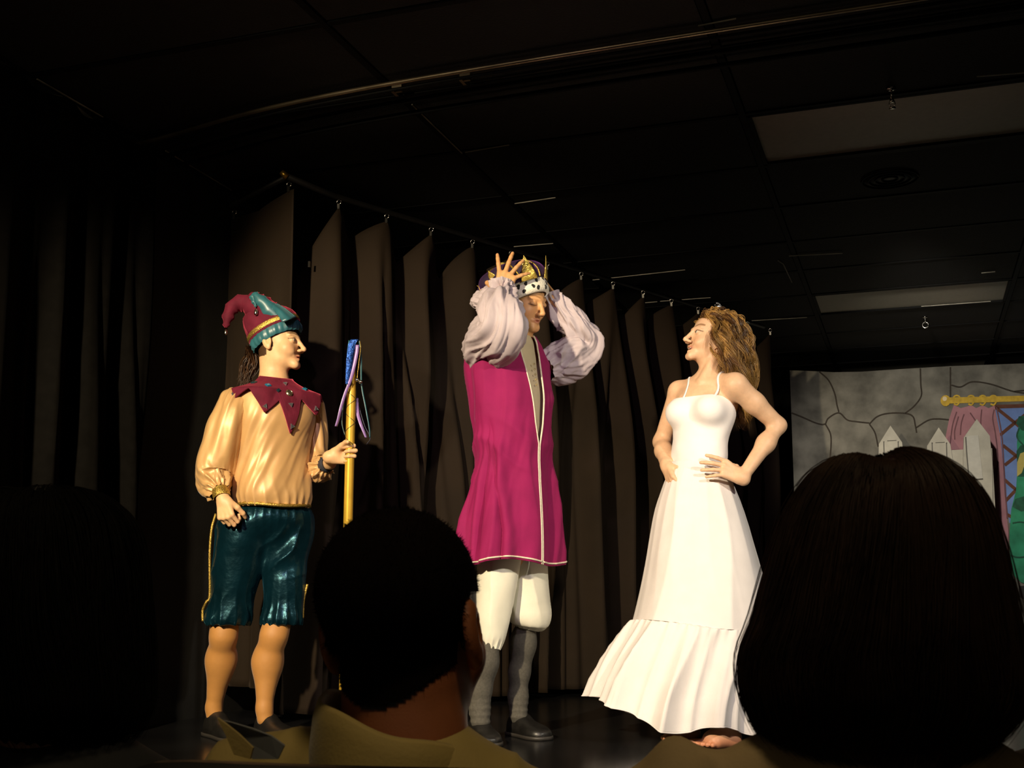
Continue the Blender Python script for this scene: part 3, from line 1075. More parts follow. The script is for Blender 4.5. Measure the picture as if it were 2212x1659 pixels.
# torso core and arms inside the costume
B.rc(J.p(588, 900, .01), J.p(586, 1085, .01), .08, .075, .03)
sR, eR, wR = J.p(508, 868, -.10), J.p(461, 1000, -.06), J.p(482, 1078, -.17)
B.rc(J.p(588, 895, 0), sR, .05, .030, .03).rc(sR, eR, .030, .028, .02).rc(eR, wR, .028, .021, .02)
sL, eL, wL = J.p(670, 880, .10), J.p(672, 1008, .10), J.p(712, 1000, -.01)
B.rc(J.p(588, 895, 0), sL, .05, .030, .03).rc(sL, eL, .030, .028, .02).rc(eL, wL, .028, .022, .02)
# right hand: loose fist hanging at the thigh
add_hand(B, wR, unit(J.p(490, 1128, -.20) - wR), np.array([-.35, -.9, .15]), True, .90,
         curl=((52, 82, 45), (56, 84, 45), (60, 84, 45), (62, 84, 45)), spread=(3, 1, -1, -3), thumb=(38, 28), tcurl=(28, 30))
# left hand: closed round the staff
stf_top, stf_bot = J.p(762, 737, -.13), J.p(740, 1578, -.02)
stf_bot[2] = 0.0
sdir = unit(stf_bot - stf_top)
grip = stf_top + sdir * ((J.p(756, 978, -.1)[2] - stf_top[2]) / sdir[2])
wL2 = grip + np.array([-.075, .029, -.012])
B.rc(wL, wL2, .022, .022, .02)
add_hand(B, wL2, unit(np.array([1, .0, .10])), np.array([.0, 1.0, .0]), False, .94,
         curl=((66, 84, 62), (66, 86, 64), (66, 86, 64), (68, 86, 64)), spread=(4, 1, -2, -5), thumb=(30, 40), tcurl=(10, 25))
# hips and thighs inside the breeches, down to the tights
kL, kR = J.p(488, 1330, -.03), J.p(603, 1330, -.01)
B.rc(J.p(560, 1120, 0), kL, .06, .040, .02).rc(J.p(612, 1120, .02), kR, .06, .040, .02)


def colJ(V):
    c = np.tile(SK_F, (len(V), 1))
    q = HJ.inv(V)
    hm = lambda q: ((q[:, 2] > .035) & (q[:, 1] > -.2)) | ((q[:, 1] < -.022) & (q[:, 2] > -.06) & (np.abs(q[:, 0]) < .071)) | ((np.abs(q[:, 1] + .005) < .012) & (q[:, 2] > -.03) & (np.abs(q[:, 0]) < .069) & (q[:, 2] < .05))
    return HJ.colour(V, c, hair=(.06, .028, .012), hairmask=hm)


J.sdf('body', B, skin, .0031, 1, colJ)
HJ.eyes(jr, look=(-.15, 1, .0))

# legs in tan tights
tights = M('tan_tights', (.46, .215, .055), .6, sheen=.3, var=.06, vscale=40)
for (kn, kx, ca, an) in ((kL, (483, 1372, -.03), (478, 1425, .02), (462, 1528, .06)), (kR, (592, 1372, -.03), (578, 1430, .0), (571, 1530, -.01))):
    B = SDF()
    B.rc(kn, J.p(*kx), .054, .047, .02).rc(J.p(*kx), J.p(*ca), .047, .052, .03).rc(J.p(*ca), J.p(*an), .052, .0285, .03)
    c = J.p(ca[0], ca[1], ca[2] + .012)
    B.el(c, (.047, .05, .09), None, .03)
    B.rc(J.p(*an), J.p(an[0] + 2, an[1] + 22, an[2]), .029, .031, .02)
    J.sdf('tights_leg', B, tights, .0045, 2)

# shoes
def shoe(A, heel, toe, w=.045, hgt=.055, mat=blackleather, sole=.012, name='shoe', collar=.04):
    heel, toe = np.asarray(heel, float), np.asarray(toe, float)
    u = unit((toe - heel) * np.array([1, 1, 0])); s_ = np.array([-u[1], u[0], 0]); L = np.linalg.norm((toe - heel)[:2])
    nt, nh = 34, 28
    K = cr([(-.02, .6, .9), (.0, .82, 1.25), (.12, .92, 1.5), (.30, .88, 1.42), (.46, .92, 1.05), (.62, 1.02, .86), (.78, 1.06, .74), (.92, .86, .58), (1.0, .5, .36), (1.02, .2, .2)], nt)
    th = np.linspace(0, 2 * np.pi, nh, endpoint=False)
    c, sn = np.cos(th), np.sin(th)
    up = np.where(sn > 0, np.abs(sn) ** .8, 0) 
    G = heel + (K[:, 0] * L)[:, None, None] * u + (K[:, 1] * w)[:, None, None] * (np.sign(c) * np.abs(c) ** .7)[None, :, None] * s_ + (sole + (K[:, 2] * hgt)[:, None] * up[None])[..., None] * np.array([0, 0, 1.0])
    o = A.mesh(name, G, mat, True, True, True)
    G2 = heel + (K[:, 0] * (L + .008) - .004)[:, None, None] * u + ((K[:, 1] * w + .004))[:, None, None] * c[None, :, None] * s_ + (np.where(sn > 0, sole + .002, 0.001) + 0 * K[:, :1])[..., None] * np.array([0, 0, 1.0])
    A.mesh('sole', G2, M('shoe_sole', (.03, .026, .022), .55), True, True, True, parent=o)
    return o


def fl(A, px, py_any, dd):
    q = A.p(px, py_any, dd); q[2] = 0.0
    return q


shoe(J, fl(J, 458, 1560, .09), fl(J, 515, 1560, -.12))
shoe(J, fl(J, 566, 1570, .035), fl(J, 628, 1590, -.13))

# breeches
B = SDF()
B.el(J.p(588, 1120, .01), (.155, .125, .10), basis(PH), .03)
B.rc(J.p(524, 1150, -.02), J.p(512, 1220, -.02), .106, .100, .035)
B.rc(J.p(622, 1150, .03), J.p(616, 1220, .01), .100, .088, .030)
B.rc(J.p(512, 1220, -.02), J.p(499, 1310, -.03), .100, .084, .006)
B.rc(J.p(499, 1310, -.03), J.p(493, 1340, -.03), .084, .090, .006)
B.rc(J.p(616, 1220, .01), J.p(611, 1310, .0), .088, .076, .006)
B.rc(J.p(611, 1310, 0), J.p(608, 1343, -.01), .076, .082, .006)
zt = J.p(588, 1075, 0)[2]
B.cut((0, 0, 1), (0, 0, zt))
zL, zR = J.p(493, 1352, 0)[2], J.p(607, 1355, 0)[2]
B.cut((0, 0, -1), (0, 0, min(zL, zR)))


def dJ(V, n):
    x, z = V[:, 0], V[:, 2]
    zz = (z - zR)
    lower = np.exp(-np.clip(zz, 0, 1) / .07)
    th = np.arctan2(V[:, 1], np.where(x < J.p(553, 1300)[0], x - J.p(495, 1300)[0], x - J.p(608, 1300)[0]))
    g = .0065 * lower * ridge(th * 17 + noise(V, 12, 2) * 3)
    pinch = -.016 * np.exp(-np.clip(zz, 0, 1) / .018)
    diag = .016 * ridge((x * .9 - z * 1.0) * 62 + noise(V, 7, 5) * 5) * np.clip((noise(V, 5, 8) + .25) * 1.3, 0, 1) * np.exp(-((z - J.p(580, 1240)[2]) / .2) ** 2)
    wst = .006 * np.exp(-np.clip(zt - z, 0, 1) / .05) * ridge(np.arctan2(V[:, 1], x) * 26)
    return g + pinch + diag + wst + .007 * noise(V, 9, 1)


br = J.sdf('breeches', B, teal_vel, .005, 2, None, dJ)
# gold side braid
for pts in ([(466, 1110, -.06), (457, 1145, -.07), (453, 1200, -.07), (453, 1285, -.06), (446, 1300, -.06), (438, 1318, -.05), (438, 1342, -.05)],
            [(664, 1262, .0), (656, 1296, .0), (654, 1335, .0)]):
    P_ = cr([J.p(*q) for q in pts], 60)
    Geo().tube(P_, .0052, 7).build('side_braid', goldtrim, br)

# tunic
zh = J.p(588, 1094)[2]


def dT(th, t, G):
    z = G[..., 2] - zh
    low = np.exp(-np.clip(z, 0, 1) / .035)
    f = .0065 * low * ridge(th * 25 + 2.5 * noise(G, 9, 4))
    amt = np.clip(z * 8, 0, 1) * np.clip(1.15 - z * 2.6, .15, 1)
    f += .021 * noise(np.stack([2.6 * np.cos(th + z * 2.2), 2.6 * np.sin(th + z * 2.2), z * 3.0 + 0 * th], -1), 1.0, 4) * amt
    f += .012 * crease(th + z * 3.0, 1.7, z * 2.0, 9) * amt + .006 * crease(th + z * 3.4, 3.6, z * 3.0, 2) * amt
    f += .003 * noise(G, 11, 3)
    return f


rows = [(588, 1097, .0, .140, .118), (588, 1089, .0, .147, .124), (587, 1070, .0, .153, .130), (586, 1035, .0, .148, .124), (587, 995, .0, .140, .112), (589, 950, .0, .146, .116),
        (592, 908, .0, .160, .126), (592, 875, .0, .166, .112), (591, 853, .0, .155, .098), (592, 840, .0, .110, .078), (594, 834, .0, .075, .065)]
TG = body_rings(J, rows, PH, 110, 180, dT, 2.2)
tn = J.mesh('tunic', TG, satin)
G = body_rings(J, [(588, 1097, .0, .144, .122), (588, 1091, .0, .148, .126)], PH, 3, 120)
hem = np.concatenate([G[1], G[1][:1]])
hem[:, 2] += .004 * np.sin(np.linspace(0, 2 * np.pi, 121) * 3)
Geo().tube(hem, .0072, 7, False).build('hem_braid', goldtrim, tn)

# sleeves
def dS(th, t, G):
    f = .012 * crease(th + t, 2.6, t * 5, 6) * (np.exp(-((t - .84) / .17) ** 2) + .6 * np.exp(-((t - .08) / .12) ** 2) + .12)
    f += .015 * noise(np.stack([2.0 * np.cos(th + t), 2.0 * np.sin(th + t), t * 3 + 0 * th], -1), 1.0, 3)
    f += .007 * ridge(th * 14 + noise(G, 9, 12) * 2) * np.exp(-((t - .95) / .07) ** 2)
    return f + .004 * noise(G, 14, 2)


sl = J.mesh('sleeve', sleeve(J.k([(524, 862, -.07, .042), (510, 874, -.09, .056), (495, 905, -.10, .062), (480, 950, -.10, .066), (466, 1000, -.09, .071), (462, 1032, -.10, .066), (470, 1052, -.13, .048), (477, 1063, -.155, .030)]), 90, 90, dS), satin)
cuff = sleeve(J.k([(475, 1058, -.15, .031), (478, 1068, -.16, .033), (480, 1076, -.168, .031)]), 8, 60)
J.mesh('cuff', cuff, goldtrim, parent=sl)
sl = J.mesh('sleeve', sleeve(J.k([(652, 868, .07, .042), (667, 886, .10, .052), (675, 930, .11, .056), (677, 985, .10, .058), (684, 1010, .06, .052), (695, 1008, .025, .046), (703, 1004, .0, .028)]), 90, 80, dS), satin)
J.mesh('cuff', sleeve(J.k([(699, 1005, .012, .030), (705, 1003, .0, .033), (710, 1001, -.012, .030)]), 8, 50), M('dark_cuff', (.03, .035, .05), .5), parent=sl)

# jagged maroon collar lying on chest and shoulders
tips = [(-2.95, .150), (-2.25, .160), (-1.40, .180), (-.62, .195), (.12, .245), (.85, .200), (1.60, .180), (2.35, .160)]
nh, nt = 240, 26
th = np.linspace(-np.pi, np.pi, nh, endpoint=False)
neck = J.p(596, 828, .0)


def collar_grid():
    # angle 0 = straight front of the torso, positive towards her left
    ang = np.array([x for x, _ in tips]); ln = np.array([y for _, y in tips])
    order = np.argsort(ang); ang, ln = ang[order], ln[order]
    ang2 = np.concatenate([ang - 2 * np.pi, ang, ang + 2 * np.pi]); ln2 = np.tile(ln, 3)
    mids = (ang2[1:] + ang2[:-1]) / 2
    xs = np.concatenate([ang2, mids]); ys = np.concatenate([ln2, np.full(len(mids), .118)])
    o_ = np.argsort(xs)
    reach = np.interp(th, xs[o_], ys[o_])
    s_ = np.linspace(0, 1, nt)
    G = np.zeros((nt, nh, 3))
    for i, s0 in enumerate(s_):
        r0 = .056
        L = s0 * reach
        dirs = np.sin(th)[:, None] * Lj + np.cos(th)[:, None] * Fj
        side = np.abs(np.sin(th))
        out = np.minimum(L, .048 + .080 * side)         # runs outwards, then bends down
        flat = out * (.62 + .34 * side) + np.maximum(L - out, 0) * .16
        drop = out * (.62 - .30 * side) + np.maximum(L - out, 0) * .98
        G[i] = neck + dirs * (r0 * (1 + .10 * side[:, None]) + flat[:, None]) + np.array([0, 0, 1.0]) * (.022 * np.exp(-s0 * 7) - drop)[:, None]
        G[i] += dirs * (.004 * noise(G[i], 18, 3))[:, None]
    G[..., 2] += .018 * (np.cos(th) < 0) * (-np.cos(th)) - .012 * (np.cos(th) > 0) * np.cos(th) * np.exp(-s_[:, None] * 3)
    zr = TG[..., 2].mean(1)
    o_ = np.argsort(zr)
    for i in range(nt):
        for j in range(nh):
            p_ = G[i, j]
            k_ = o_[min(np.searchsorted(zr[o_], p_[2]), len(o_) - 1)]
            ring = TG[k_]; c_ = ring.mean(0)
            dv = p_[:2] - c_[:2]
            rd = ring[:, :2] - c_[:2]
            m_ = np.argmax((rd @ dv) / (np.linalg.norm(rd, axis=1) + 1e-9))
            need = np.linalg.norm(rd[m_]) + .010
            r_ = np.linalg.norm(dv)
            if r_ < need and p_[2] < zr.max() + .004: G[i, j, :2] = c_[:2] + dv / r_ * need
    G[:, :, :2] = .25 * np.roll(G, 1, 1)[:, :, :2] + .5 * G[:, :, :2] + .25 * np.roll(G, -1, 1)[:, :, :2]
    return G


CG = collar_grid()
co = solid(J.mesh('collar', CG, velvet_mar), .006, 0)


def on_collar(a, s0):
    i = int(round((a + np.pi) / (2 * np.pi) * nh)) % nh
    j = int(round(s0 * (nt - 1)))
    p = CG[j, i]
    tu = unit(CG[j, (i + 3) % nh] - CG[j, i - 3]); tv = unit(CG[min(j + 2, nt - 1), i] - CG[max(j - 2, 0), i])
    n = np.cross(tu, tv)
    if n @ (p - neck) < 0: n = -n
    return p, np.stack([unit(tu), unit(np.cross(n, tu)), unit(n)], 1)


def gemstone(a, s0, n, r, mat, name='gem', rot=0.0):
    p, R = on_collar(a, s0)
    th_ = np.linspace(0, 2 * np.pi, n, endpoint=False) + rot
    rings = np.stack([np.stack([k * r * np.cos(th_), k * r * np.sin(th_), np.full(n, z)], -1) for k, z in ((1.0, .002), (1.0, .006), (.72, .0095), (.66, .0085))])
    V, F = gridmesh(rings, True, True, True)
    mk(name, p + V @ R.T, F, mat, co, smooth=False)


for a, ln in tips: gemstone(a, .86, 3, .013, gem, rot=math.pi / 6 + (math.pi if abs(a) < 9 else 0))
gemstone(.10, .12, 3, .011, gem, rot=math.pi / 6)
gemstone(.10, .52, 3, .012, gem, rot=math.pi / 6)
gemstone(-.62, .35, 4, .013, gemb); gemstone(-1.25, .30, 4, .013, gemd, rot=.5); gemstone(.72, .45, 4, .013, gemb); gemstone(-.30, .62, 4, .010, gemd)
gemstone(.10, .31, 14, .015, M('antique_medal', (.45, .38, .24), .35, metal=.9, var=.6, vscale=120), 'medallion')

# hat: gathered teal under-cap, braid band, maroon cone with two curled horns
hc = HJ.p((0, -.012, .048))
ax = unit(HJ.R @ np.array([0, -.42, .90])); fx = unit(HJ.R[:, 1] - ax * (HJ.R[:, 1] @ ax)); sx_ = np.cross(ax, fx)


def hat_ring(h, a, b, sh=0.0, n=96, disp=None):
    th_ = np.linspace(0, 2 * np.pi, n, endpoint=False)
    r = 1.0 if disp is None else (1 + disp(th_))[:, None]
    return hc + ax * h + fx * sh + (np.cos(th_)[:, None] * a * sx_ + np.sin(th_)[:, None] * b * fx) * r


pl = lambda th_: .028 * np.sin(th_ * 27) + .02 * np.sin(th_ * 11 + 1)
G = np.stack([hat_ring(-.044, .079, .100, -.008, disp=pl), hat_ring(-.034, .086, .109, -.006, disp=pl), hat_ring(-.018, .087, .111, -.004, disp=pl), hat_ring(.0, .084, .108), hat_ring(.014, .083, .107)])
hat = J.mesh('jester_hat', G, teal_sat)
G = np.stack([hat_ring(-.006, .086, .1095), hat_ring(.006, .0875, .111), hat_ring(.024, .0875, .111), hat_ring(.032, .086, .109)])
J.mesh('hat_band', G, velvet_mar, parent=hat)
G = np.stack([hat_ring(.003, .0882, .1118), hat_ring(.0075, .0895, .1132), hat_ring(.0165, .0895, .1132), hat_ring(.021, .0882, .1118)])
J.mesh('gold_braid_band', G, goldtrim, parent=hat)
wr = lambda th_: .02 * np.sin(th_ * 5 + 1.0) + .015 * np.sin(th_ * 13)
G = np.stack([hat_ring(h, a, b, s_, disp=wr) for h, a, b, s_ in ((.028, .085, .108, 0), (.05, .084, .104, -.004), (.075, .079, .094, -.012), (.100, .066, .078, -.022), (.118, .044, .052, -.03), (.128, .012, .014, -.035))])
J.mesh('hat_crown', G, velvet_mar, cap1=True, parent=hat)


def horn(rows, mat, n=50, name='hat_horn', wob=.004):
    G = sleeve(J.k(rows), n, 40, lambda th_, t, G: wob * noise(G, 26, 4) + .004 * ridge(t * 40) * np.sin(th_) ** 2)
    return J.mesh(name, G, mat, cap0=True, cap1=True, parent=hat)


horn([(585, 690, 0, .058), (565, 672, 0, .056), (545, 660, 0, .047), (524, 655, .0, .037), (506, 661, -.01, .031), (495, 676, -.015, .025), (490, 694, -.02, .017), (488, 708, -.02, .009)], velvet_mar)
horn([(588, 682, -.02, .050), (572, 664, -.03, .042), (555, 648, -.03, .030), (546, 640, -.03, .022), (542, 634, -.03, .014)], velvet_mar)
horn([(600, 688, -.03, .045), (580, 668, -.05, .034), (560, 648, -.055, .023), (549, 638, -.055, .016), (546, 645, -.065, .013), (550, 656, -.07, .009), (553, 664, -.07, .005)], teal_sat)
# teal front gore with white piping
P_ = [J.p(592, 667, -.085), J.p(607, 661, -.085), J.p(622, 671, -.085), J.p(638, 687, -.075), J.p(618, 697, -.105), J.p(605, 698, -.108)]
def patch(name, rows, mat, parent):
    """rows: list of pixel rows forming a small curved panel"""
    K = np.array([[J.p(*q) for q in r] for r in rows])
    G = np.stack([cr(K[:, j], 12) for j in range(K.shape[1])], 1)
    G = np.stack([cr(G[i], 12) for i in range(len(G))])
    return solid(mk(name, *gridmesh(G, False), mat, parent), .005, 0)
patch('hat_gore', [[(584, 660, -.065), (590, 657, -.06), (600, 657, -.03)], [(597, 676, -.095), (606, 670, -.095), (618, 668, -.04)], [(610, 696, -.120), (626, 690, -.112), (640, 685, -.05)]], teal_sat, hat)
for px, py, dd in ((488, 714, -.02), (553, 671, -.07)):
    q = J.p(px, py, dd)
    Geo().tube([q + np.array([0, 0, .006]), q + np.array([0, 0, .0]), q + np.array([0, 0, -.012]), q + np.array([0, 0, -.018])], [.003, .0065, .0075, .006], 10).build('bell', bell, hat)

# hair: fringe by the ear and a low ponytail
hairb = M('brown_hair', attr=True, rough=.45, spec=.5, var=.3, vscale=60)
P_, C_ = [], []
for k in range(420):
    a = HJ.p((-.073 + .004 * rng.random(), -.035 + .03 * rng.random(), .01 + .02 * rng.random()))
    e = a + np.array([.012 + .03 * rng.random(), -.004 * rng.random(), -.055 - .025 * rng.random()])
    P_.append(cr([a, (a + e) / 2 + np.array([-.010, -.008, -.004]) * rng.random(), e], 10)); C_.append((np.array([.10, .048, .018]) * (.5 + rng.random())))
for k in range(700):
    a = HJ.p((.03 * rng.normal(), -.095, -.035 + .02 * rng.random()))
    e = J.p(528, 826, .03) + rng.normal(0, .011, 3)
    m = J.p(541, 790, .03) + rng.normal(0, .012, 3)
    P_.append(cr([a, m, e], 10)); C_.append((np.array([.055, .026, .011]) * (.5 + rng.random())))
strands(np.array(P_), .0022, 'hair', hairb, jr, 3, True, C_)

# ---------------------------------------------------------------- golden staff
def toW(A, p): return lat_d(A.lat + p[0], A.d + p[1], p[2] + A.z)
stw0, stw1 = toW(J, stf_top), toW(J, stf_bot)
st = tag(empty('staff', stw1), 'tall golden staff topped with blue and purple ribbons, held upright by the jester', 'staff')
goldpaint = M('gold_paint', (.80, .50, .055), .34, metal=.55, spec=.6, var=.14, vscale=22)
o_ = stw1
ax_s = unit(stw0 - stw1); Ls = np.linalg.norm(stw0 - stw1)
Geo().tube([ax_s * k for k in (0, .02, Ls * .5, Ls - .20, Ls - .16, Ls - .05, Ls)], [.0172, .0178, .0178, .0178, .0165, .009, .007], 20).build('shaft', goldpaint, st)
# dark lacing crossed round the upper shaft
lace = M('dark_lace', (.03, .025, .02), .6)
for s_ in (-1, 1):
    k = np.linspace(0, 1, 90)
    u1 = unit(np.cross(ax_s, [0, 1, 0])); u2 = np.cross(ax_s, u1)
    P_ = (Ls - .45 + .27 * k)[:, None] * ax_s + .0185 * (np.cos(k * s_ * 6 * np.pi)[:, None] * u1 + np.sin(k * s_ * 6 * np.pi)[:, None] * u2)
    Geo().tube(P_, .0011, 5).build('lacing', lace, st)


def ribbon(A, rows, w, mat, name, base, parent):
    """rows px,py,dd ; flat strip facing the house with a slow twist"""
    C0 = cr([toW(A, A.p(*r)) - base for r in rows], 40)
    rt = np.array([RX[0], RX[1], 0])
    tw = np.linspace(0, .9, 40)
    wv = np.cos(tw)[:, None] * rt + np.sin(tw)[:, None] * np.array([FW[0], FW[1], 0])
    G = np.stack([C0 - wv * w / 2, C0, C0 + wv * w / 2], 1)
    return solid(mk(name, *gridmesh(G, False), mat, parent), .0008, 0)


purp = M('purple_ribbon', (.34, .20, .52), .35, spec=.6, sheen=.3, var=.2, vscale=30)
sequ = M('blue_sequin', (.06, .22, .95), .25, metal=.5, var=.85, vscale=130, bump=1.0, bscale=160, bdist=.006)
tealr = M('teal_ribbon', (.02, .11, .13), .35, spec=.6, var=.2)
darkr = M('dark_ribbon', (.02, .02, .05), .35, var=.2)
ribbon(J, [(766, 733, -.15), (760, 745, -.155), (756, 775, -.155), (754, 805, -.155), (752, 830, -.155)], .028, sequ, 'sequin_ribbon', o_, st)
ribbon(J, [(772, 745, -.16), (770, 765, -.16), (764, 795, -.16), (757, 822, -.155), (746, 850, -.15), (737, 880, -.15), (731, 905, -.15), (726, 921, -.15)], .013, purp, 'purple_ribbon', o_, st)
ribbon(J, [(770, 860, -.10), (772, 890, -.10), (779, 915, -.11), (785, 930, -.11), (791, 945, -.11)], .013, purp, 'purple_ribbon', o_, st)
ribbon(J, [(754, 735, -.14), (750, 770, -.145), (750, 830, -.14), (741, 880, -.13), (739, 915, -.13), (745, 940, -.13)], .004, tealr, 'teal_ribbon', o_, st)
ribbon(J, [(776, 735, -.14), (780, 770, -.13), (781, 830, -.12), (790, 880, -.12), (798, 925, -.12), (799, 945, -.12)], .006, tealr, 'teal_ribbon', o_, st)
ribbon(J, [(768, 840, -.10), (776, 880, -.09), (788, 920, -.09), (800, 945, -.09), (792, 960, -.09)], .003, darkr, 'dark_ribbon', o_, st)
P_ = cr([toW(J, J.p(*q)) - o_ for q in ((777, 736, -.15), (779, 752, -.16), (775, 785, -.16), (772, 812, -.16), (772, 820, -.16))], 30)
Geo().tube(P_, .0016, 6).build('gold_cord', goldtrim, st)
for px, py in ((772, 821), (779, 825)):
    Geo().sphere(toW(J, J.p(px, py, -.165)) - o_, .0075).build('jingle_bell', bell, st)
# ================================================================ KING
K = Actor('person', 1105, 4.47, 'person in a magenta robe lifting a purple crown with both hands')
kr = K.root
PK = RAD(48)
robe_m = M('magenta_cloth', (.27, .010, .085), .8, spec=.2, sheen=.35, sheen_tint=(1, .25, .5), var=.14, vscale=12, bump=.25, bscale=420)
white_trim = M('white_cord', (.78, .68, .52), .6, var=.2, vscale=120, bump=.4, bscale=300)
lav = M('lavender_grey_cloth', (.47, .40, .42), .75, spec=.25, var=.06, vscale=30, bump=.15, bscale=500)
cream = M('cream_cotton', (.72, .70, .58), .8, spec=.2, var=.06, bump=.15, bscale=400)
shirt_m = M('beige_shirt', (.55, .45, .29), .8, var=.1)
sock_m = M('grey_knit_sock', (.085, .078, .062), .9, var=.3, vscale=120, bump=.5, bscale=600)

B = SDF()
HK = Head(B, K.p(1131, 651, 0), basis(RAD(50), RAD(-17), RAD(-4)), 1.0, closed=True, nose=.9, jaw=1.06)
B.rc(HK.p((0, -.02, -.06)), K.p(1112, 752, .03), .054, .060, .03)
B.rc(K.p(1112, 752, .03), K.p(1105, 850, .02), .07, .10, .05)
B.rc(K.p(1105, 850, .02), K.p(1105, 1180, .02), .10, .10, .05)
shR, elR, wrR = K.p(1042, 772, -.06), K.p(1086, 718, -.29), K.p(1083, 636, -.185)
B.rc(K.p(1100, 790, .02), shR, .07, .045, .04).rc(shR, elR, .036, .030, .02).rc(elR, wrR, .030, .025, .02)
add_hand(B, wrR, unit((.26, .10, .96)), np.array([-.05, -.97, .18]), True, 1.0,
         curl=((4, 10, 8), (2, 10, 8), (4, 12, 8), (8, 14, 10)), spread=(22, -3, -22, -50), thumb=(62, 30), tcurl=(15, 20))
shL, elL, wrL = K.p(1172, 790, .09), K.p(1256, 744, .12), K.p(1192, 645, .07)
B.rc(K.p(1110, 790, .02), shL, .06, .036, .04).rc(shL, K.p(1222, 776, .12), .030, .028, .02).rc(K.p(1222, 776, .12), elL, .028, .026, .02).rc(elL, K.p(1244, 702, .10), .026, .024, .02).rc(K.p(1244, 702, .10), wrL, .024, .022, .02)
add_hand(B, wrL, unit((-.55, .25, .65)), np.array([.45, .75, .45]), False, 1.0,
         curl=((10, 22, 15),) * 4, spread=(10, 2, -5, -12), thumb=(5, 10), tcurl=(5, 5))


def colK(V):
    c = np.tile(SK_M, (len(V), 1))
    hm = lambda q: (q[:, 2] > .045 - .35 * np.clip(.02 - q[:, 1], 0, .3)) & (np.linalg.norm(q, axis=1) < .14) & (q[:, 1] < .085)
    return HK.colour(V, c, lip=(.40, .12, .07), brow=(.30, .15, .06), hair=(.10, .05, .02), hairmask=hm)


K.sdf('body', B, skin, .0031, 1, colK)

# shirt under the robe
rrows = [(1100, 1217, .0, .213, .165), (1101, 1170, .0, .208, .162), (1103, 1100, .0, .196, .153), (1107, 1030, .0, .178, .136), (1109, 980, .0, .168, .128), (1109, 920, .0, .170, .130),
         (1106, 860, .0, .178, .132), (1100, 812, .0, .188, .128), (1098, 780, .0, .190, .118), (1102, 757, .0, .168, .100), (1110, 740, .0, .115, .082), (1114, 728, .0, .075, .068)]
K.mesh('shirt', body_rings(K, [(r[0], r[1], r[2], r[3] * .90, r[4] * .88) for r in rrows if r[1] < 1100], PK, 50, 90,
                           lambda th, t, G: .004 * noise(G, 14, 3)), shirt_m)


def robe_grid(nt=120, nh=220):
    Lx, Fx = np.array([math.cos(PK), math.sin(PK), 0]), np.array([math.sin(PK), -math.cos(PK), 0])
    KK = cr([(*K.p(r[0], r[1], r[2]), r[3], r[4], r[1]) for r in rrows], nt)
    py = KK[:, 5]
    g = np.interp(py, [728, 760, 800, 860, 920, 955, 965, 1217], [.42, .30, .24, .20, .13, .05, .025, .02])
    u = np.linspace(0, 1, nh)
    th = np.pi / 2 + g[:, None] + u[None] * (2 * np.pi - 2 * g[:, None])
    off = KK[:, 3, None, None] * np.cos(th)[..., None] * Lx + KK[:, 4, None, None] * np.sin(th)[..., None] * Fx
    G = KK[:, None, :3] + off
    t = np.linspace(0, 1, nt)[:, None]
    low = np.clip((py - 900) / 250, 0, 1)[:, None]
    f = .016 * low * ridge(th * 7 + .6 + noise(G, 3.2, 5) * 2.2)
    f += .020 * low ** 2 * np.exp(-((th - 3.55) / .10) ** 2) - .022 * low * np.exp(-((th - 3.78) / .07) ** 2) - .014 * low * np.exp(-((th - 3.05) / .06) ** 2)
    f += .010 * (1 - low) * ridge(G[..., 2] * 42 + G[..., 0] * 20 + noise(G, 5, 2) * 3) * np.clip(noise(G, 4, 9) + .2, 0, 1)
    thB = 2.95 - .50 * low
    f += low * (.020 * np.exp(-((th - 3.12) / .10) ** 2) - .020 * np.exp(-((th - 2.98) / .05) ** 2) + .018 * np.exp(-((th - thB + .14) / .10) ** 2) - .016 * np.exp(-((th - thB) / .05) ** 2))
    f += .014 * noise(np.stack([2.2 * np.cos(th + 1.2 * t), 2.2 * np.sin(th + 1.2 * t), 3.2 * t + 0 * th], -1), 1.0, 4)
    f += .008 * crease(th + t * 1.2, 2.6, t * 2.6, 8)
    f *= np.clip(np.minimum(u, 1 - u) * 14, .15, 1)[None]
    G = G + f[..., None] * off / (np.linalg.norm(off, axis=-1, keepdims=True) + 1e-9)
    hemz = .012 * np.sin(th * 3 + 1) + .010 * np.exp(-((th - 3.78) / .12) ** 2)
    G[..., 2] += hemz * np.clip((py[:, None] - 1130) / 85, 0, 1)
    return G


RG = robe_grid()
robe = solid(K.mesh('robe', RG, robe_m, closed=False), .004, -1)
for nm, P_ in (('front_trim', RG[:, 0]), ('front_trim', RG[:, -1]), ('hem_trim', RG[0])):
    q = P_.copy()
    if nm == 'hem_trim': q[:, 2] += .010
    q = q + .003 * np.array([math.sin(PK), -math.cos(PK), 0])
    if nm == 'hem_trim':
        c0 = q.mean(0); q[:, :2] += (q[:, :2] - c0[:2]) * .014
    Geo().tube(q, .0034, 7).build(nm, white_trim, robe)
# lace eyelets down the shirt front
for k in range(5):
    c = K.p(1102 + k * 1.2, 795 + k * 11, 0) + np.array([math.sin(PK), -math.cos(PK), 0]) * .117 + np.array([.006, -.004, 0])
    th_ = np.linspace(0, 2 * np.pi, 13)
    Geo().tube(np.stack([c[0] + .0030 * np.cos(th_), np.full(13, c[1]), c[2] + .0030 * np.sin(th_)], 1), .0009, 5).build('eyelet', M('brass_eyelet', (.4, .28, .08), .4, metal=.8), robe)


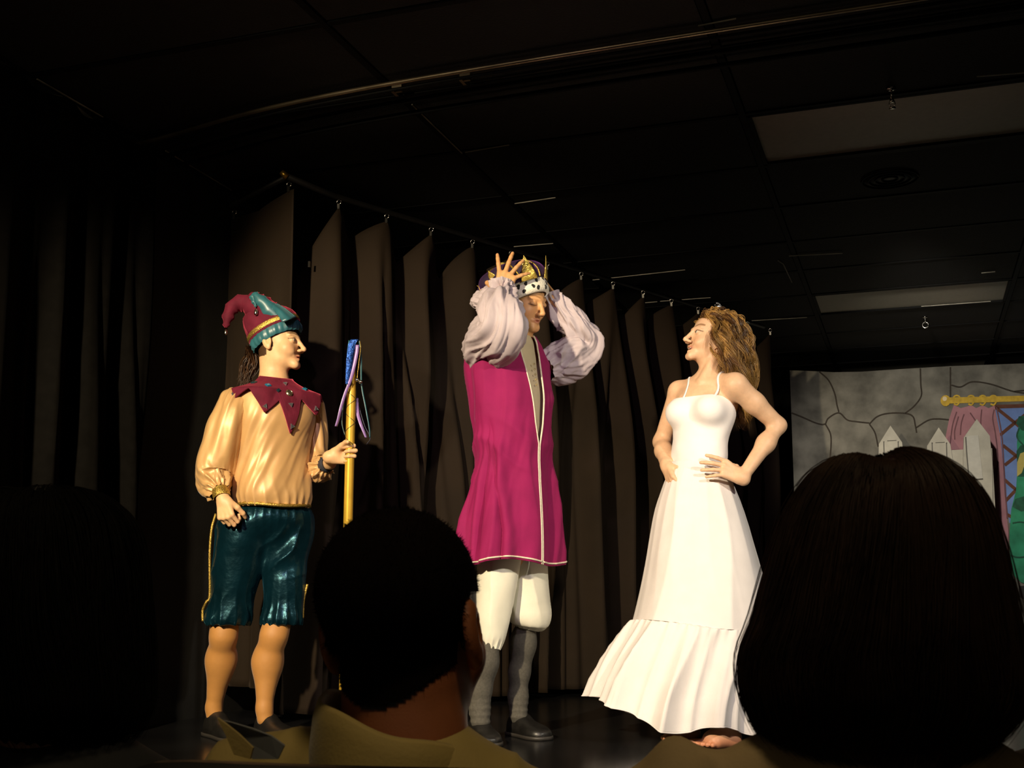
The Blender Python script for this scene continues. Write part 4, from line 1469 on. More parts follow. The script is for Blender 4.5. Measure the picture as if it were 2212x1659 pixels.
# puffed sleeves
def dP(seed, amp=1.0):
    def f(th, t, G):
        a = .018 * noise(np.stack([1.9 * np.cos(th + t), 1.9 * np.sin(th + t), t * 5 + 0 * th], -1), 1.0, seed)
        b = .011 * crease(th + .8 * np.sin(t * 5), 1.7, t * 3.2, seed) + .007 * crease(th - t * 2, 3.4, t * 5, seed + 2)
        c = .006 * ridge(th * 13 + noise(G, 8, seed + 4) * 3) * (np.exp(-((t - .93) / .08) ** 2) + .6 * np.exp(-((t - .03) / .06) ** 2))
        return 1.25 * amp * (a + b) * np.clip(np.minimum(t, 1 - t) * 9, .35, 1) + c
    return f


s1 = K.mesh('sleeve', sleeve(K.k([(1036, 782, -.01, .050), (1043, 768, -.07, .074), (1060, 742, -.16, .090), (1080, 724, -.25, .088), (1089, 700, -.30, .076), (1084, 672, -.28, .066), (1083, 650, -.23, .054), (1085, 634, -.195, .040),
                                  (1085, 624, -.185, .040), (1086, 612, -.178, .048)]), 130, 120, dP(3)), lav)
K.mesh('sleeve_puff', sleeve(K.k([(1082, 632, -.15, .024), (1060, 640, -.14, .036), (1042, 646, -.12, .036), (1032, 655, -.10, .030), (1028, 666, -.09, .012)]), 50, 60, dP(8, .35)), lav, cap0=True, cap1=True, parent=s1)
s2 = K.mesh('sleeve', sleeve(K.k([(1176, 798, .07, .048), (1192, 788, .10, .070), (1222, 772, .12, .082), (1252, 752, .125, .074), (1266, 736, .12, .058), (1254, 712, .10, .056), (1230, 688, .085, .054), (1208, 668, .075, .046), (1193, 648, .07, .034), (1187, 634, .068, .036)]),
                                 130, 110, dP(5)), lav)

# breeches (each leg gathered at its own height)
for rows, hem_y, seed in (([(1078, 1195, -.02, .090), (1072, 1260, -.05, .072), (1068, 1320, -.07, .066), (1064, 1362, -.08, .058), (1061, 1384, -.085, .052), (1060, 1403, -.09, .040)], 1400, 3),
                          ([(1128, 1195, .04, .090), (1136, 1255, .05, .080), (1142, 1300, .06, .084), (1145, 1330, .065, .086), (1143, 1350, .07, .070), (1141, 1360, .07, .040)], 1362, 6)):
    def dB(th, t, G, seed=seed):
        return .003 * ridge(th * 12 + noise(G, 9, seed) * 2) * np.exp(-((t - .95) / .16) ** 2) + .010 * ridge(th * 4 + t * 5 + noise(G, 5, seed + 1) * 3) * np.clip(noise(G, 4, seed + 3) + .4, 0, 1) + .007 * noise(G, 9, seed)
    K.mesh('breeches_leg', sleeve(K.k(rows), 90, 100, dB), cream)
# socks
for pts in ([(1060, 1375, -.09), (1049, 1430, -.085), (1038, 1490, -.07), (1036, 1530, -.07), (1038, 1560, -.08)], [(1141, 1340, .07), (1131, 1390, .09), (1122, 1450, .10), (1119, 1505, .10), (1120, 1545, .09)]):
    B = SDF()
    B.chain([K.p(*q) for q in pts], [.036, .043, .038, .034, .036], .03)
    B.el(K.p(pts[1][0] - 3, pts[1][1], pts[1][2] + .015), (.040, .043, .075), None, .03)
    K.sdf('sock', B, sock_m, .0045, 2, None, lambda V, n: .0016 * ridge(V[:, 2] * 260) * np.clip(.19 - V[:, 2], 0, .1) * 10)
shoe(K, fl(K, 1030, 1560, -.01), fl(K, 1062, 1600, -.22), .048, .052)
shoe(K, fl(K, 1112, 1560, .14), fl(K, 1178, 1590, -.04), .048, .052)

# ---------------------------------------------------------------- crown
ca = unit((-.33, .03, .94)); cf = unit(np.array([math.sin(RAD(50)), -math.cos(RAD(50)), 0])); cf = unit(cf - ca * (cf @ ca)); cs_ = np.cross(ca, cf)
cc = HK.p((0, -.010, .048)) + np.array([-.002, -.004, -.034])
ermine = M('ermine_fur', (.80, .76, .62), .9, sheen=.6, var=.12, vscale=60, bump=.6, bscale=180, bdist=.004)
spotm = M('ermine_spot', (.010, .010, .010), .9, sheen=.2)
pvel = M('purple_velvet', (.016, .003, .030), .8, sheen=.35, sheen_tint=(.6, .15, .9), var=.4, vscale=20, bump=.3, bscale=60, bdist=.004)
lame = M('gold_lame', (1.0, .74, .16), .28, metal=.6, var=.15, vscale=40, bump=1.0, bscale=28, bdist=.02)
nth = 96


def cring(h, a, b, sh=0.0, tilt=0.0, lob=0.0):
    th_ = np.linspace(0, 2 * np.pi, nth, endpoint=False)
    r = 1 + lob * np.abs(np.sin(th_ * 4)) - lob * .5
    return cc + ca * h + cf * sh + (np.cos(th_) * a * r)[:, None] * cs_ + (np.sin(th_) * b * r)[:, None] * cf


capr = [(.035, .094, .106, 0, 0), (.050, .112, .122, -.008, .05), (.075, .126, .138, -.022, .08), (.100, .126, .136, -.032, .09), (.122, .112, .120, -.038, .10), (.138, .084, .090, -.042, .10), (.146, .045, .048, -.044, .08), (.146, .012, .012, -.044, 0)]
G = np.stack([cring(h, a, b, s_, 0, l) for h, a, b, s_, l in capr])
G = np.stack([cr(G[:, j], 40) for j in range(nth)], 1)
crown = K.mesh('crown', G, pvel, cap1=True)
CAPG = G
G = np.stack([cring(h, a, b) for h, a, b in ((-.020, .080, .095), (-.018, .092, .107), (-.004, .098, .113), (.020, .098, .113), (.036, .094, .109), (.038, .084, .099))])
band = K.mesh('ermine_band', G, ermine, parent=crown)
for k in range(8):
    j = int(k * nth / 8)
    q = CAPG[2:-1, j]
    q = q + (q - (cc + ca * .08)) / np.linalg.norm(q - (cc + ca * .08), axis=1, keepdims=True) * .002
    Geo().tube(q, .0036, 6).build('gold_cord', goldtrim, crown)
Geo().sphere(CAPG[-1].mean(0) + ca * .012, (.020, .020, .014)).build('top_knob', lame, crown)
v_ = np.array([.30, -.95, 0])
A_CAM = math.atan2(v_ @ cf, v_ @ cs_)
for k in range(6):
    a0 = k * np.pi / 3 + A_CAM
    w = .34
    n = 9
    Gp = []
    for i in range(7):
        s_ = i / 6
        aa = a0 + np.linspace(-w, w, n) * (1 - s_) 
        h = .030 + .092 * s_
        rr = 1.04 + .36 * s_ ** .9
        Gp.append(cc + ca * h + (np.cos(aa) * .097 * rr)[:, None] * cs_ + (np.sin(aa) * .112 * rr)[:, None] * cf - cf * .012 * s_)
    solid(K.mesh('gold_point', np.array(Gp), lame, closed=False, parent=crown), .002, 0)


def blob_on_band(a, h, r, rot):
    th_ = np.linspace(0, 2 * np.pi, 14, endpoint=False)
    rr = r * (1 + .18 * np.sin(th_ * 2 + rot) + .1 * np.sin(th_ * 3 + rot * 2))
    R_ = []
    for f, lift in ((1.0, -.0035), (1.0, .0018), (.5, .0026)):
        aa = a + f * rr * np.cos(th_) / .106
        hh = h + f * rr * 1.15 * np.sin(th_)
        bul = np.interp(hh, [-.018, -.004, .020, .036], [.092, .098, .098, .094])
        R_.append(cc + ca * hh[:, None] + (np.cos(aa) * (bul + lift))[:, None] * cs_ + (np.sin(aa) * (bul + .015 + lift))[:, None] * cf)
    K.mesh('ermine_spot', np.array(R_), spotm, cap1=True, parent=crown)


for i in range(13):
    for row, hh in enumerate((-.007, .010, .027)):
        if (i + row) % 3 == 1 and row == 1: continue
        blob_on_band(i * 2 * np.pi / 13 + row * .24 + .06 * rng.normal(), hh + .004 * rng.normal(), .0062 + .0022 * rng.random(), rng.random() * 6)

# ================================================================ PRINCESS
Q = Actor('person', 1505, 4.46, 'person in a long white dress and tiara standing hands on hips')
qr = Q.root
PQ = RAD(-40)
Lq, Fq = np.array([math.cos(PQ), math.sin(PQ), 0]), np.array([math.sin(PQ), -math.cos(PQ), 0])
RB = basis(PQ)
white_knit = M('white_jersey', (.84, .81, .80), .7, spec=.3, sheen=.2, var=.03)
white_cot = M('white_cotton', (.78, .735, .72), .75, spec=.25, var=.05, vscale=18, bump=.12, bscale=300)
BC = Q.p(1520, 890, 0)


def torso(S):
    S.el(BC, (.128, .092, .125), RB, .03)
    S.el(Q.p(1512, 955, 0), (.106, .083, .12), RB, .04)
    S.el(Q.p(1508, 1000, 0), (.106, .084, .09), RB, .04)
    for s_ in (-1, 1):
        S.el(BC + Fq * .060 + Lq * s_ * .064 + np.array([0, 0, -.006]), (.057, .058, .056), RB, .022)
    S.el(Q.p(1545, 860, .03), (.10, .07, .09), RB, .04)
    return S


B = torso(SDF())
RQ = basis(RAD(-75), RAD(13), RAD(-3))
HQ = Head(B, Q.p(1506, 717, -.035) - .96 * (RQ @ np.array([-.031, .082, 0])), RQ, .96, nose=1.5, smile=1.0, opened=1.15, jaw=.95, ears=False, chin=.005)
B.rc(HQ.p((0, -.018, -.055)), Q.p(1533, 818, .0), .045, .048, .03)
sQL, sQR = Q.p(1588, 832, -.105), Q.p(1467, 846, .095)
B.rc(Q.p(1533, 830, .0), sQL, .045, .044, .035).rc(Q.p(1533, 830, 0), sQR, .045, .040, .035)
# clavicles and neck tendons
B.rc(Q.p(1515, 826, -.045), Q.p(1572, 826, -.10), .010, .009, .016).rc(Q.p(1508, 828, -.03), Q.p(1475, 836, .05), .010, .009, .016)
B.rc(HQ.p((-.05, -.01, -.06)), Q.p(1515, 824, -.045), .012, .009, .02)
eQL, wQL = Q.p(1681, 919, -.05), Q.p(1602, 1033, -.135)
m1 = sQL * .55 + eQL * .45
B.rc(sQL, m1, .046, .040, .02).rc(m1, eQL, .040, .031, .02)
m2 = eQL * .66 + wQL * .34
B.rc(eQL, m2, .0285, .0315, .02).rc(m2, wQL, .0315, .0220, .03)
add_hand(B, wQL, unit(Q.p(1556, 1006, -.150) - wQL), np.array([.12, -.96, .25]), False, .93,
         curl=((8, 14, 12), (10, 16, 12), (10, 16, 12), (10, 14, 12)), spread=(-6, -17, -25, -33), thumb=(78, 45), tcurl=(20, 20))
eQR, wQR = Q.p(1430, 955, .17), Q.p(1441, 1008, .0)
B.rc(sQR, eQR, .041, .033, .02)
m3 = eQR * .62 + wQR * .38
B.rc(eQR, m3, .034, .034, .02).rc(m3, wQR, .034, .023, .02)
add_hand(B, wQR, unit((.10, -.52, -.70)), np.array([-.95, -.15, .1]), True, .90,
         curl=((22, 30, 20), (26, 34, 20), (28, 36, 20), (30, 36, 20)), spread=(6, 1, -3, -8), thumb=(45, 30), tcurl=(15, 20))
# legs and bare feet
def foot(S, heel, toe, sc, inner):
    u = unit((toe - heel) * np.array([1, 1, 0])); s_ = np.array([-u[1], u[0], 0]) * inner; L = np.linalg.norm((toe - heel)[:2]); Z = np.array([0, 0, 1.0])
    S.el(heel + u * .02 + Z * .028, (.028, .030, .030), None, .02)
    S.rc(heel + u * .02 + Z * .03, heel + u * L * .62 + s_ * .012 + Z * .024, .028, .022, .03)
    S.rc(heel + u * .03 + Z * .026 - s_ * .010, heel + u * L * .60 - s_ * .024 + Z * .020, .022, .018, .03)
    S.rc(heel + u * .04 + Z * .075, heel + u * L * .6 + Z * .03, .030, .020, .04)
    for i in range(5):
        o_ = .032 - .0155 * i
        l0, l1 = L * (.70 - .022 * i), L * (.97 - .055 * i)
        r = (.0130, .0098, .0092, .0088, .0085)[i]
        S.rc(heel + u * l0 + s_ * o_ + Z * .017, heel + u * l1 + s_ * o_ * 1.12 + Z * (.013 + .004 * (i == 0)), r * .95, r, .005)
    return heel + u * .035 + Z * .09


aN = foot(B, fl(Q, 1590, 1600, -.17), fl(Q, 1505, 1605, -.25), 1, -1)
aF = foot(B, fl(Q, 1502, 1590, -.02), fl(Q, 1424, 1595, -.10), 1, 1)
B.rc(aN, Q.p(1560, 1330, -.08), .031, .05, .03).rc(Q.p(1560, 1330, -.08), Q.p(1530, 1080, -.03), .045, .055, .03)
B.rc(aF, Q.p(1490, 1330, .0), .031, .05, .03).rc(Q.p(1490, 1330, 0), Q.p(1490, 1080, .02), .045, .055, .03)
B.rc(Q.p(1530, 1080, -.03), Q.p(1510, 1020, 0), .055, .05, .006).rc(Q.p(1490, 1080, .02), Q.p(1510, 1020, 0), .055, .05, .006)


def colQ(V):
    c = np.tile(np.array([.74, .47, .29]), (len(V), 1))
    hm = lambda q: ((q[:, 2] > .062 + .5 * np.clip(q[:, 1] - .05, -.3, .1) - .9 * np.clip(.045 - q[:, 1], 0, .4)) & (np.linalg.norm(q, axis=1) < .135) & (q[:, 1] < .075)) | ((q[:, 1] < -.03) & (q[:, 2] > -.07) & (np.linalg.norm(q, axis=1) < .135))
    c = HQ.colour(V, c, lip=(.50, .12, .08), brow=(.20, .09, .03), hair=(.15, .07, .02), hairmask=hm, browlift=.006)
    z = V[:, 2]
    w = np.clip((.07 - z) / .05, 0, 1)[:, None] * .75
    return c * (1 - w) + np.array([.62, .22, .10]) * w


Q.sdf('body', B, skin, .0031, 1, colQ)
BODYQ = B
HQ.eyes(qr, iris=(.06, .05, .035), look=(.25, 1, .12))
tg = Geo()
for i in range(-3, 4):
    tg.box(HQ.p((i * .0046, .0895 - .0006 * i * i, -.0625)), (.0022, .0018, .0032), HQ.R)
tg.build('teeth', M('teeth', (.85, .80, .66), .3, var=.05), qr)

# bodice: close jersey over the torso
T = torso(SDF())
ztopF, ztopB, zbot = Q.p(1500, 853, -.09)[2], Q.p(1560, 905, .05)[2], Q.p(1508, 1022, 0)[2]


def bod(P_, D):
    u = (P_ - BC) @ Fq
    v = (P_ - BC) @ Lq
    zt = ztopB + (ztopF - ztopB) * np.clip((u + .055) / .085, 0, 1) - .25 * np.clip(np.abs(v) - .085, 0, 1)
    return np.maximum(np.maximum(D - .0045, P_[..., 2] - zt), zbot - P_[..., 2]).astype(np.float32)


V, F = T.mesh(.004, bod)
V = relax(V, F, 2)
n_ = vnormals(V, F)
V = V + n_ * (.0016 * noise(V, 26, 2) * np.clip((Q.p(1508, 930, 0)[2] - V[:, 2]) * 20, 0, 1))[:, None]
bo = mk('bodice', V, F, white_knit, qr)


def project(S, P_, lift):
    P_ = np.asarray(P_, float).copy()
    for _ in range(12):
        d = S.dist(P_[None])[0].astype(float)
        g = np.stack([S.dist((P_ + e)[None])[0] - S.dist((P_ - e)[None])[0] for e in np.eye(3) * .002], 1)
        g /= np.linalg.norm(g, axis=1, keepdims=True) + 1e-9
        P_ = P_ - g * np.clip(d - lift, -.03, .03)[:, None]
    return P_, g


for rows in ([(1470, 856, -.06), (1477, 838, -.04), (1484, 824, -.01), (1490, 818, .03), (1496, 830, .07), (1505, 860, .10), (1515, 895, .11)],
             [(1545, 850, -.13), (1549, 832, -.11), (1555, 816, -.07), (1562, 812, -.03), (1572, 825, .02), (1578, 860, .05), (1580, 898, .05)]):
    P_ = cr([Q.p(*q) for q in rows], 44)
    P_, g = project(BODYQ, P_, .0015)
    for _ in range(6): P_[1:-1] = P_[1:-1] * .5 + (P_[:-2] + P_[2:]) * .25
    Tn = np.gradient(P_, axis=0); Tn /= np.linalg.norm(Tn, axis=1, keepdims=True)
    sd = np.cross(Tn, g)
    G = np.stack([P_ - sd * .0045, P_ + g * .0012, P_ + sd * .0045], 1)
    solid(mk('shoulder_strap', *gridmesh(G, False), white_knit, bo), .002, 1)

# skirt: gored upper and gathered flounce
def skirt_grid(rows, nt, nh, fold, hem=None):
    KK = cr([(*Q.p(r[0], r[1], 0), r[2], r[3]) for r in rows], nt)
    th = np.linspace(0, 2 * np.pi, nh, endpoint=False)
    off = KK[:, 3, None, None] * np.cos(th)[None, :, None] * np.array([1, 0, 0]) + KK[:, 4, None, None] * np.sin(th)[None, :, None] * np.array([0, 1, 0])
    G = KK[:, None, :3] + off
    t = np.linspace(0, 1, nt)[:, None]
    if hem is not None: G[..., 2] += hem(th[None], t)
    G = G + fold(th[None], t, G)[..., None] * off / (np.linalg.norm(off, axis=-1, keepdims=True) + 1e-9)
    return G


up = [(1508, 1000, .103, .088), (1508, 1012, .110, .094), (1508, 1045, .132, .122), (1511, 1100, .166, .158), (1515, 1170, .198, .192), (1519, 1270, .236, .226), (1519, 1352, .268, .250)]
fU = lambda th, t, G: (.008 * ridge(th * 5 + .5 + noise(G, 2.2, 4) * 2) * t + .010 * noise(np.stack([3 * np.cos(th) + 0 * t, 3 * np.sin(th) + 0 * t, t * 1.5 + 0 * th], -1), 1.0, 3) * t + .003 * ridge(th * 17 + noise(G, 3, 6) * 3) * t * (1 - t) * 2 + .004 * ridge(th * 30) * np.exp(-t * 9) + .004 * noise(G, 6, 3))
hU = lambda th, t: t ** 2 * (.022 * np.clip(-np.cos(th), 0, 1) + .010 * np.sin(th * 2))
GU = skirt_grid(up, 90, 220, fU, hU)
sk = Q.mesh('skirt', GU, white_cot)
fl_rows = [(1519, 1352, .266, .248), (1518, 1358, .276, .258), (1512, 1385, .290, .270), (1500, 1440, .318, .290), (1484, 1510, .345, .305), (1474, 1572, .362, .312)]
fF = lambda th, t, G: (.011 * ridge(th * 46 + noise(G, 5, 8) * 3) * np.exp(-t * 5) + (.024 * ridge(th * 11 + .8 + noise(G, 1.8, 9) * 2.4) + .010 * ridge(th * 23 + noise(G, 3, 5) * 2)) * np.clip(t * 1.3, 0, 1) + .004 * noise(G, 8, 2))
hF = lambda th, t: hU(th, np.ones_like(t)) * (1 - t) + t ** 1.5 * (.120 * np.clip(-np.cos(th), 0, 1) ** 2.2 + .012 * np.sin(th * 5 + 2) + .006 + .02 * np.exp(-((th - 4.95) / .3) ** 2) + .030 * np.exp(-((th - 4.15) / .32) ** 2))
GF = skirt_grid(fl_rows, 80, 300, fF, hF)
ui = np.linspace(0, 220, 300, endpoint=False); uj = ui.astype(int); uw = (ui - uj)[:, None]
seam = GU[-1][uj % 220] * (1 - uw) + GU[-1][(uj + 1) % 220] * uw
GF = GF + (seam - GF[0])[None] * np.clip(1 - np.linspace(0, 1, 80) * 22, 0, 1)[:, None, None]
GF[..., 2] = np.maximum(GF[..., 2], .012)
flo = solid(Q.mesh('flounce', GF, white_cot, parent=sk), .0015, 0)
Geo().tube(np.concatenate([GF[-1], GF[-1][:1]]), .0026, 6, False).build('hem', white_cot, sk)
G = skirt_grid([(1508, 998, .1035, .0885), (1508, 1001, .1075, .0925), (1508, 1016, .1125, .097), (1508, 1018, .110, .094)], 8, 120, lambda th, t, G: .0015 * noise(G, 30, 2))
Q.mesh('waistband', G, white_cot, parent=sk)

# long curled hair
hairg = M('golden_hair', attr=True, rough=.42, spec=.5, var=.35, vscale=90, aniso=.3)
P_, C_, Rr = [], [], []
n = 34
tt = np.linspace(0, 1, n)
for k in range(230):
    side = rng.choice([-1, 1])
    ph = rng.random()
    # root on the scalp behind the hairline
    az = side * (.15 + 1.25 * rng.random()) if rng.random() < .75 else side * rng.random() * .4
    el_ = -.40 + 1.70 * rng.random()
    rt = np.array([.077 * math.sin(az) * math.cos(el_ * .9), -.018 + .095 * (.45 - el_ * .95) * math.cos(az * .3), .04 + .077 * math.cos(el_ - .3) * math.cos(az * .85)])
    nrm_ = unit(rt - np.array([0, -.018, .03]))
    rt = np.array([0, -.018, .036]) + nrm_ * np.array([.076, .097, .080])
    root = HQ.p(rt)
    near = (HQ.R @ nrm_)[1] < 0.1
    if near:
        end = Q.p(1556 + 62 * ph, 800 + 18 * rng.normal() - 8 * (1 - ph) + 36 * ph, -.05 + .03 * rng.normal())
        if rng.random() < .33: end = Q.p(1606 + 9 * rng.normal(), 890 + 28 * rng.random() * 1.4, .03 + .02 * rng.normal())
    else:
        end = Q.p(1590 + 26 * ph, 830 + 70 * rng.random(), .07 + .03 * rng.normal())
    out = HQ.R @ nrm_
    m1 = root + out * np.array([1, 1, .45]) * (.010 + .014 * rng.random()) + np.array([.016, 0, -.012])
    m2 = root * .42 + end * .58 + out * np.array([.022, .040, .01]) + np.array([.016, -.016 if near else .02, .01]) + rng.normal(0, .008, 3)
    c0 = cr([root, m1, m2, end], n)
    am = (.002 + .0155 * tt ** .8) * (.6 + .7 * rng.random())
    fr = (2.4 + 1.4 * rng.random()) * 2 * np.pi
    p0 = rng.random() * 6.28
    b_ = .45 + .8 * rng.random()
    base_c = np.array([.50, .27, .070]) * b_ if rng.random() < .66 else np.array([.15, .066, .020]) * b_
    pr = (.5 + .5 * np.sin(np.clip(tt * 1.05, 0, 1) * np.pi))[:, None]
    core = c0.copy(); core[:, 0] += am * np.cos(fr * tt + p0); core[:, 1] += am * np.sin(fr * tt + p0)
    P_.append(core); Rr.append(.0052); C_.append(base_c * .8)
    for q_ in range(15):
        of = rng.normal(0, .0046, 3) * pr + rng.normal(0, .0022, 3) * tt[:, None]
        sl_ = .93 + .14 * rng.random()
        ph_ = p0 + rng.normal(0, .25)
        c2 = c0 + of
        c2 = c2.copy()
        c2[:, 0] += am * np.cos(fr * tt * sl_ + ph_); c2[:, 1] += am * np.sin(fr * tt * sl_ + ph_)
        P_.append(c2); Rr.append(.0006 + .0007 * rng.random()); C_.append(base_c * (.7 + .6 * rng.random()))
strands(np.array(P_), np.array(Rr), 'hair', hairg, qr, 3, True, C_)

# tiara and earring
silver = M('silver', (.85, .86, .88), .16, metal=1, var=.1)
th_ = np.linspace(-1.62, 1.62, 40)
arc = np.array([HQ.p((.097 * math.sin(a), -.006 - .030 * (1 - math.cos(a)), .036 + .097 * math.cos(a))) for a in th_])
ti = Geo()
bx = HQ.R[:, 1]
G = np.stack([arc - bx * .003, arc + HQ.R[:, 2] * .0015, arc + bx * .003, arc - HQ.R[:, 2] * .001], 1)
ti = mk('tiara', *gridmesh(G, True, True, True), silver, qr)
for k in range(-4, 5):
    a = k * .13
    b0 = HQ.p((.097 * math.sin(a), -.006, .036 + .097 * math.cos(a)))
    hgt = .026 - .0035 * abs(k)
    top = b0 + HQ.R[:, 2] * hgt + HQ.R[:, 1] * .012
    Geo().tube([b0, (b0 + top) / 2 + HQ.R[:, 0] * .003, top], .0014, 6).build('tiara_prong', silver, ti)
    Geo().sphere(top, .0032, 8, 6).build('tiara_stone', gem, ti)
copper = M('copper_bead', (.50, .18, .06), .25, metal=.8, var=.3, vscale=100)
eb = HQ.p((-.070, -.008, -.062))
eb = np.array([Q.p(1543, 770, 0)[0], eb[1] - .018, Q.p(1543, 765, 0)[2]])
er = Geo().tube([eb + np.array([0, 0, .012]), eb], .0012, 6).build('earring', copper, qr)
for k, (dz, r) in enumerate(((-.004, .011), (-.021, .009))):
    t2 = np.linspace(0, 2 * np.pi, 22)
    Geo().tube(np.stack([eb[0] + r * np.cos(t2), eb[1] + 0 * t2, eb[2] + dz + r * np.sin(t2)], 1), .0026, 7).build('hoop', copper, er)
Geo().sphere(eb + np.array([-.002, 0, -.034]), .0035, 8, 6).build('bead', copper, er)
# ================================================================ AUDIENCE
HF = -.60
khaki = M('khaki_shirt', (.36, .26, .075), .8, sheen=.2, var=.15, vscale=14, bump=.2, bscale=300)
olive = M('olive_shirt', (.36, .255, .12), .85, var=.2, vscale=14, bump=.2, bscale=300)
greyc = M('grey_cloth', (.16, .165, .165), .85, var=.15)
trous = M('dark_trousers', (.02, .02, .024), .85)
chairm = M('black_chair_shell', (.010, .009, .009), .5, var=.3)
chairleg = M('chair_steel', (.10, .10, .10), .35, metal=.8)


def chair(A, px, d, ztop, width, label, rot=RAD(11)):
    a, _ = ray(px, 1500)
    t = tag(empty('audience_chair', lat_d(a * d, d, HF), YAW - rot), label, 'chair', 'audience chairs')
    zt = ztop - HF
    th_ = np.linspace(-1, 1, 13)
    def panel(z0, z1, nz, y0, bow):
        G = np.array([[(x * width / 2, y0 - bow * (1 - x * x) + .02 * (z0 - z) / .4, z - .012 * x ** 8) for x in th_] for z in np.linspace(z0, z1, nz)])
        return G
    solid(mk('backrest', *gridmesh(panel(zt - .34, zt, 8, .0, .02), False), chairm, t), .018, 0)
    G = np.array([[(x * width / 2 * (1 - .06 * abs(y)), .03 + y * .42, .44 - .012 * math.sin(y * 3) - .012 * x * x) for x in th_] for y in np.linspace(0, 1, 8)])
    solid(mk('seat', *gridmesh(G, False), chairm, t), .022, 0)
    for sx in (-1, 1):
        for y0, y1 in ((.06, .0), (.40, .45)):
            Geo().tube([(sx * width * .40, y0, .44), (sx * width * .45, y1, .0)], .011, 10).build('leg', chairleg, t)
        Geo().tube([(sx * width * .42, .05, .42), (sx * width * .42, .005, zt - .2)], .010, 8).build('back_post', chairleg, t)
    return t


def seated_lower(A, cx, zs, w, mat_top, yb=.0):
    """trousers on the seat: two thighs forward, shins down"""
    B = SDF()
    for s_ in (-1, 1):
        h = np.array([cx + s_ * .09, yb, zs]); k = np.array([cx + s_ * .12, yb + .42, zs + .01]); f = np.array([cx + s_ * .12, yb + .44, .06])
        B.rc(h, k, .085, .062, .04).rc(k, f, .060, .045, .03)
        B.rc(f + np.array([0, 0, -.02]), f + np.array([0, .13, -.025]), .040, .034, .02)
    B.rc((cx - .08, yb, zs + .02), (cx + .08, yb, zs + .02), .10, .10, .05)
    B.cut((0, 0, -1), (0, 0, .003))
    A.sdf('trousers', B, trous, .014, 1)


# ---- cropped-haired man
A1 = Actor('person', 865, 1.20, 'audience member with cropped dark hair and khaki collared shirt seen from behind', z=HF)
B = SDF()
HM = Head(B, A1.p(876, 1354, 0), basis(math.pi - RAD(17), RAD(2), RAD(3)), 1.03)
B.rc(HM.p((0, -.025, -.06)), A1.p(872, 1620, -.02), .056, .060, .03)
B.rc(A1.p(872, 1620, -.02), A1.p(868, 1760, -.01), .060, .062, .02)
nkz = A1.p(868, 1760, -.01)
B.rc(nkz, (0, -.02, 1.0 - .42), .062, .09, .02)


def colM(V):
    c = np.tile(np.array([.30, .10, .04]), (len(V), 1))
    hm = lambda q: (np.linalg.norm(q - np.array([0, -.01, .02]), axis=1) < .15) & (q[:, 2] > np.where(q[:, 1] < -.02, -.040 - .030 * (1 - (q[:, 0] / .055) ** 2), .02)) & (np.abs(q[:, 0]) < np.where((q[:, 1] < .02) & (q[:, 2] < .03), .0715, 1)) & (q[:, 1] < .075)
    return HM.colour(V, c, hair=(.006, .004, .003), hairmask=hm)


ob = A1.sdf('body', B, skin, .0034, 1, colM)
# short hair
V = np.array([v.co for v in ob.data.vertices])
Fb = np.array([list(p_.vertices) for p_ in ob.data.polygons])
q = HM.inv(V)
m = (q[:, 2] > np.where(q[:, 1] < -.015, -.038 - .030 * (1 - (q[:, 0] / .055) ** 2), .03)) & (q[:, 1] < .07) & (np.linalg.norm(q, axis=1) < .14) & ~((np.abs(q[:, 0]) > .0735) & (q[:, 2] < .03))
cand = V[m]
nb_ = vnormals(V, [Fb])
fk = Fb[np.all(m[Fb], axis=1)]
used, inv_ = np.unique(fk, return_inverse=True)
crop_m = M('dark_cropped_hair', (.0055, .0035, .0028), .95, spec=.03, var=.3, bump=.6, bscale=700)
cap_h = mk('hair', V[used] + nb_[used] * .0026, [inv_.reshape(fk.shape)], crop_m, A1.root)
idx = rng.choice(len(cand), 9000)
c0 = HM.p((0, -.015, .02))
P_ = []
root = cand[idx] + rng.normal(0, .001, (9000, 3))
nr = root - c0; nr /= np.linalg.norm(nr, axis=1, keepdims=True)
dr = nr + rng.normal(0, .35, (9000, 3)) + np.array([0, 0, -.35]); dr /= np.linalg.norm(dr, axis=1, keepdims=True)
ln = (.0022 + .0026 * rng.random((9000, 1)))
strands(np.stack([root - nr * .001, root + nr * ln * .5 + dr * ln * .2, root + nr * ln * .7 + dr * ln * .7], 1), 0.00030, 'hair_stubble', crop_m, cap_h, 3)
# shirt
SH = SDF()
SH.rc(A1.p(800, 1668, .0), A1.p(560, 1730, .03), .040, .062, .04).rc(A1.p(960, 1730, -.02), A1.p(1180, 1830, -.01), .05, .062, .04)
SH.rc(A1.p(820, 1700, .0), A1.p(930, 1730, 0), .055, .055, .05)
SH.rc(A1.p(865, 1790, 0), (0, -.01, 1.0 - .50), .11, .13, .06)
SH.rc(A1.p(560, 1740, .03), (-.19, .03, .80), .060, .055, .04).rc(A1.p(1180, 1835, 0), (.21, .03, .76), .060, .055, .04)
SH.rc((-.19, .03, .80), (-.20, .02, .62), .055, .05, .03).rc((.21, .03, .76), (.21, .02, .60), .055, .05, .03)
sh = A1.sdf('shirt', SH, khaki, .006, 2, None, lambda V, n: .004 * noise(V, 14, 3) + .003 * ridge(V[:, 0] * 60 + noise(V, 8, 2) * 4))
th_ = np.linspace(0, 2 * np.pi, 90, endpoint=False)
cen = A1.p(856, 1588, -.01)
rows = []
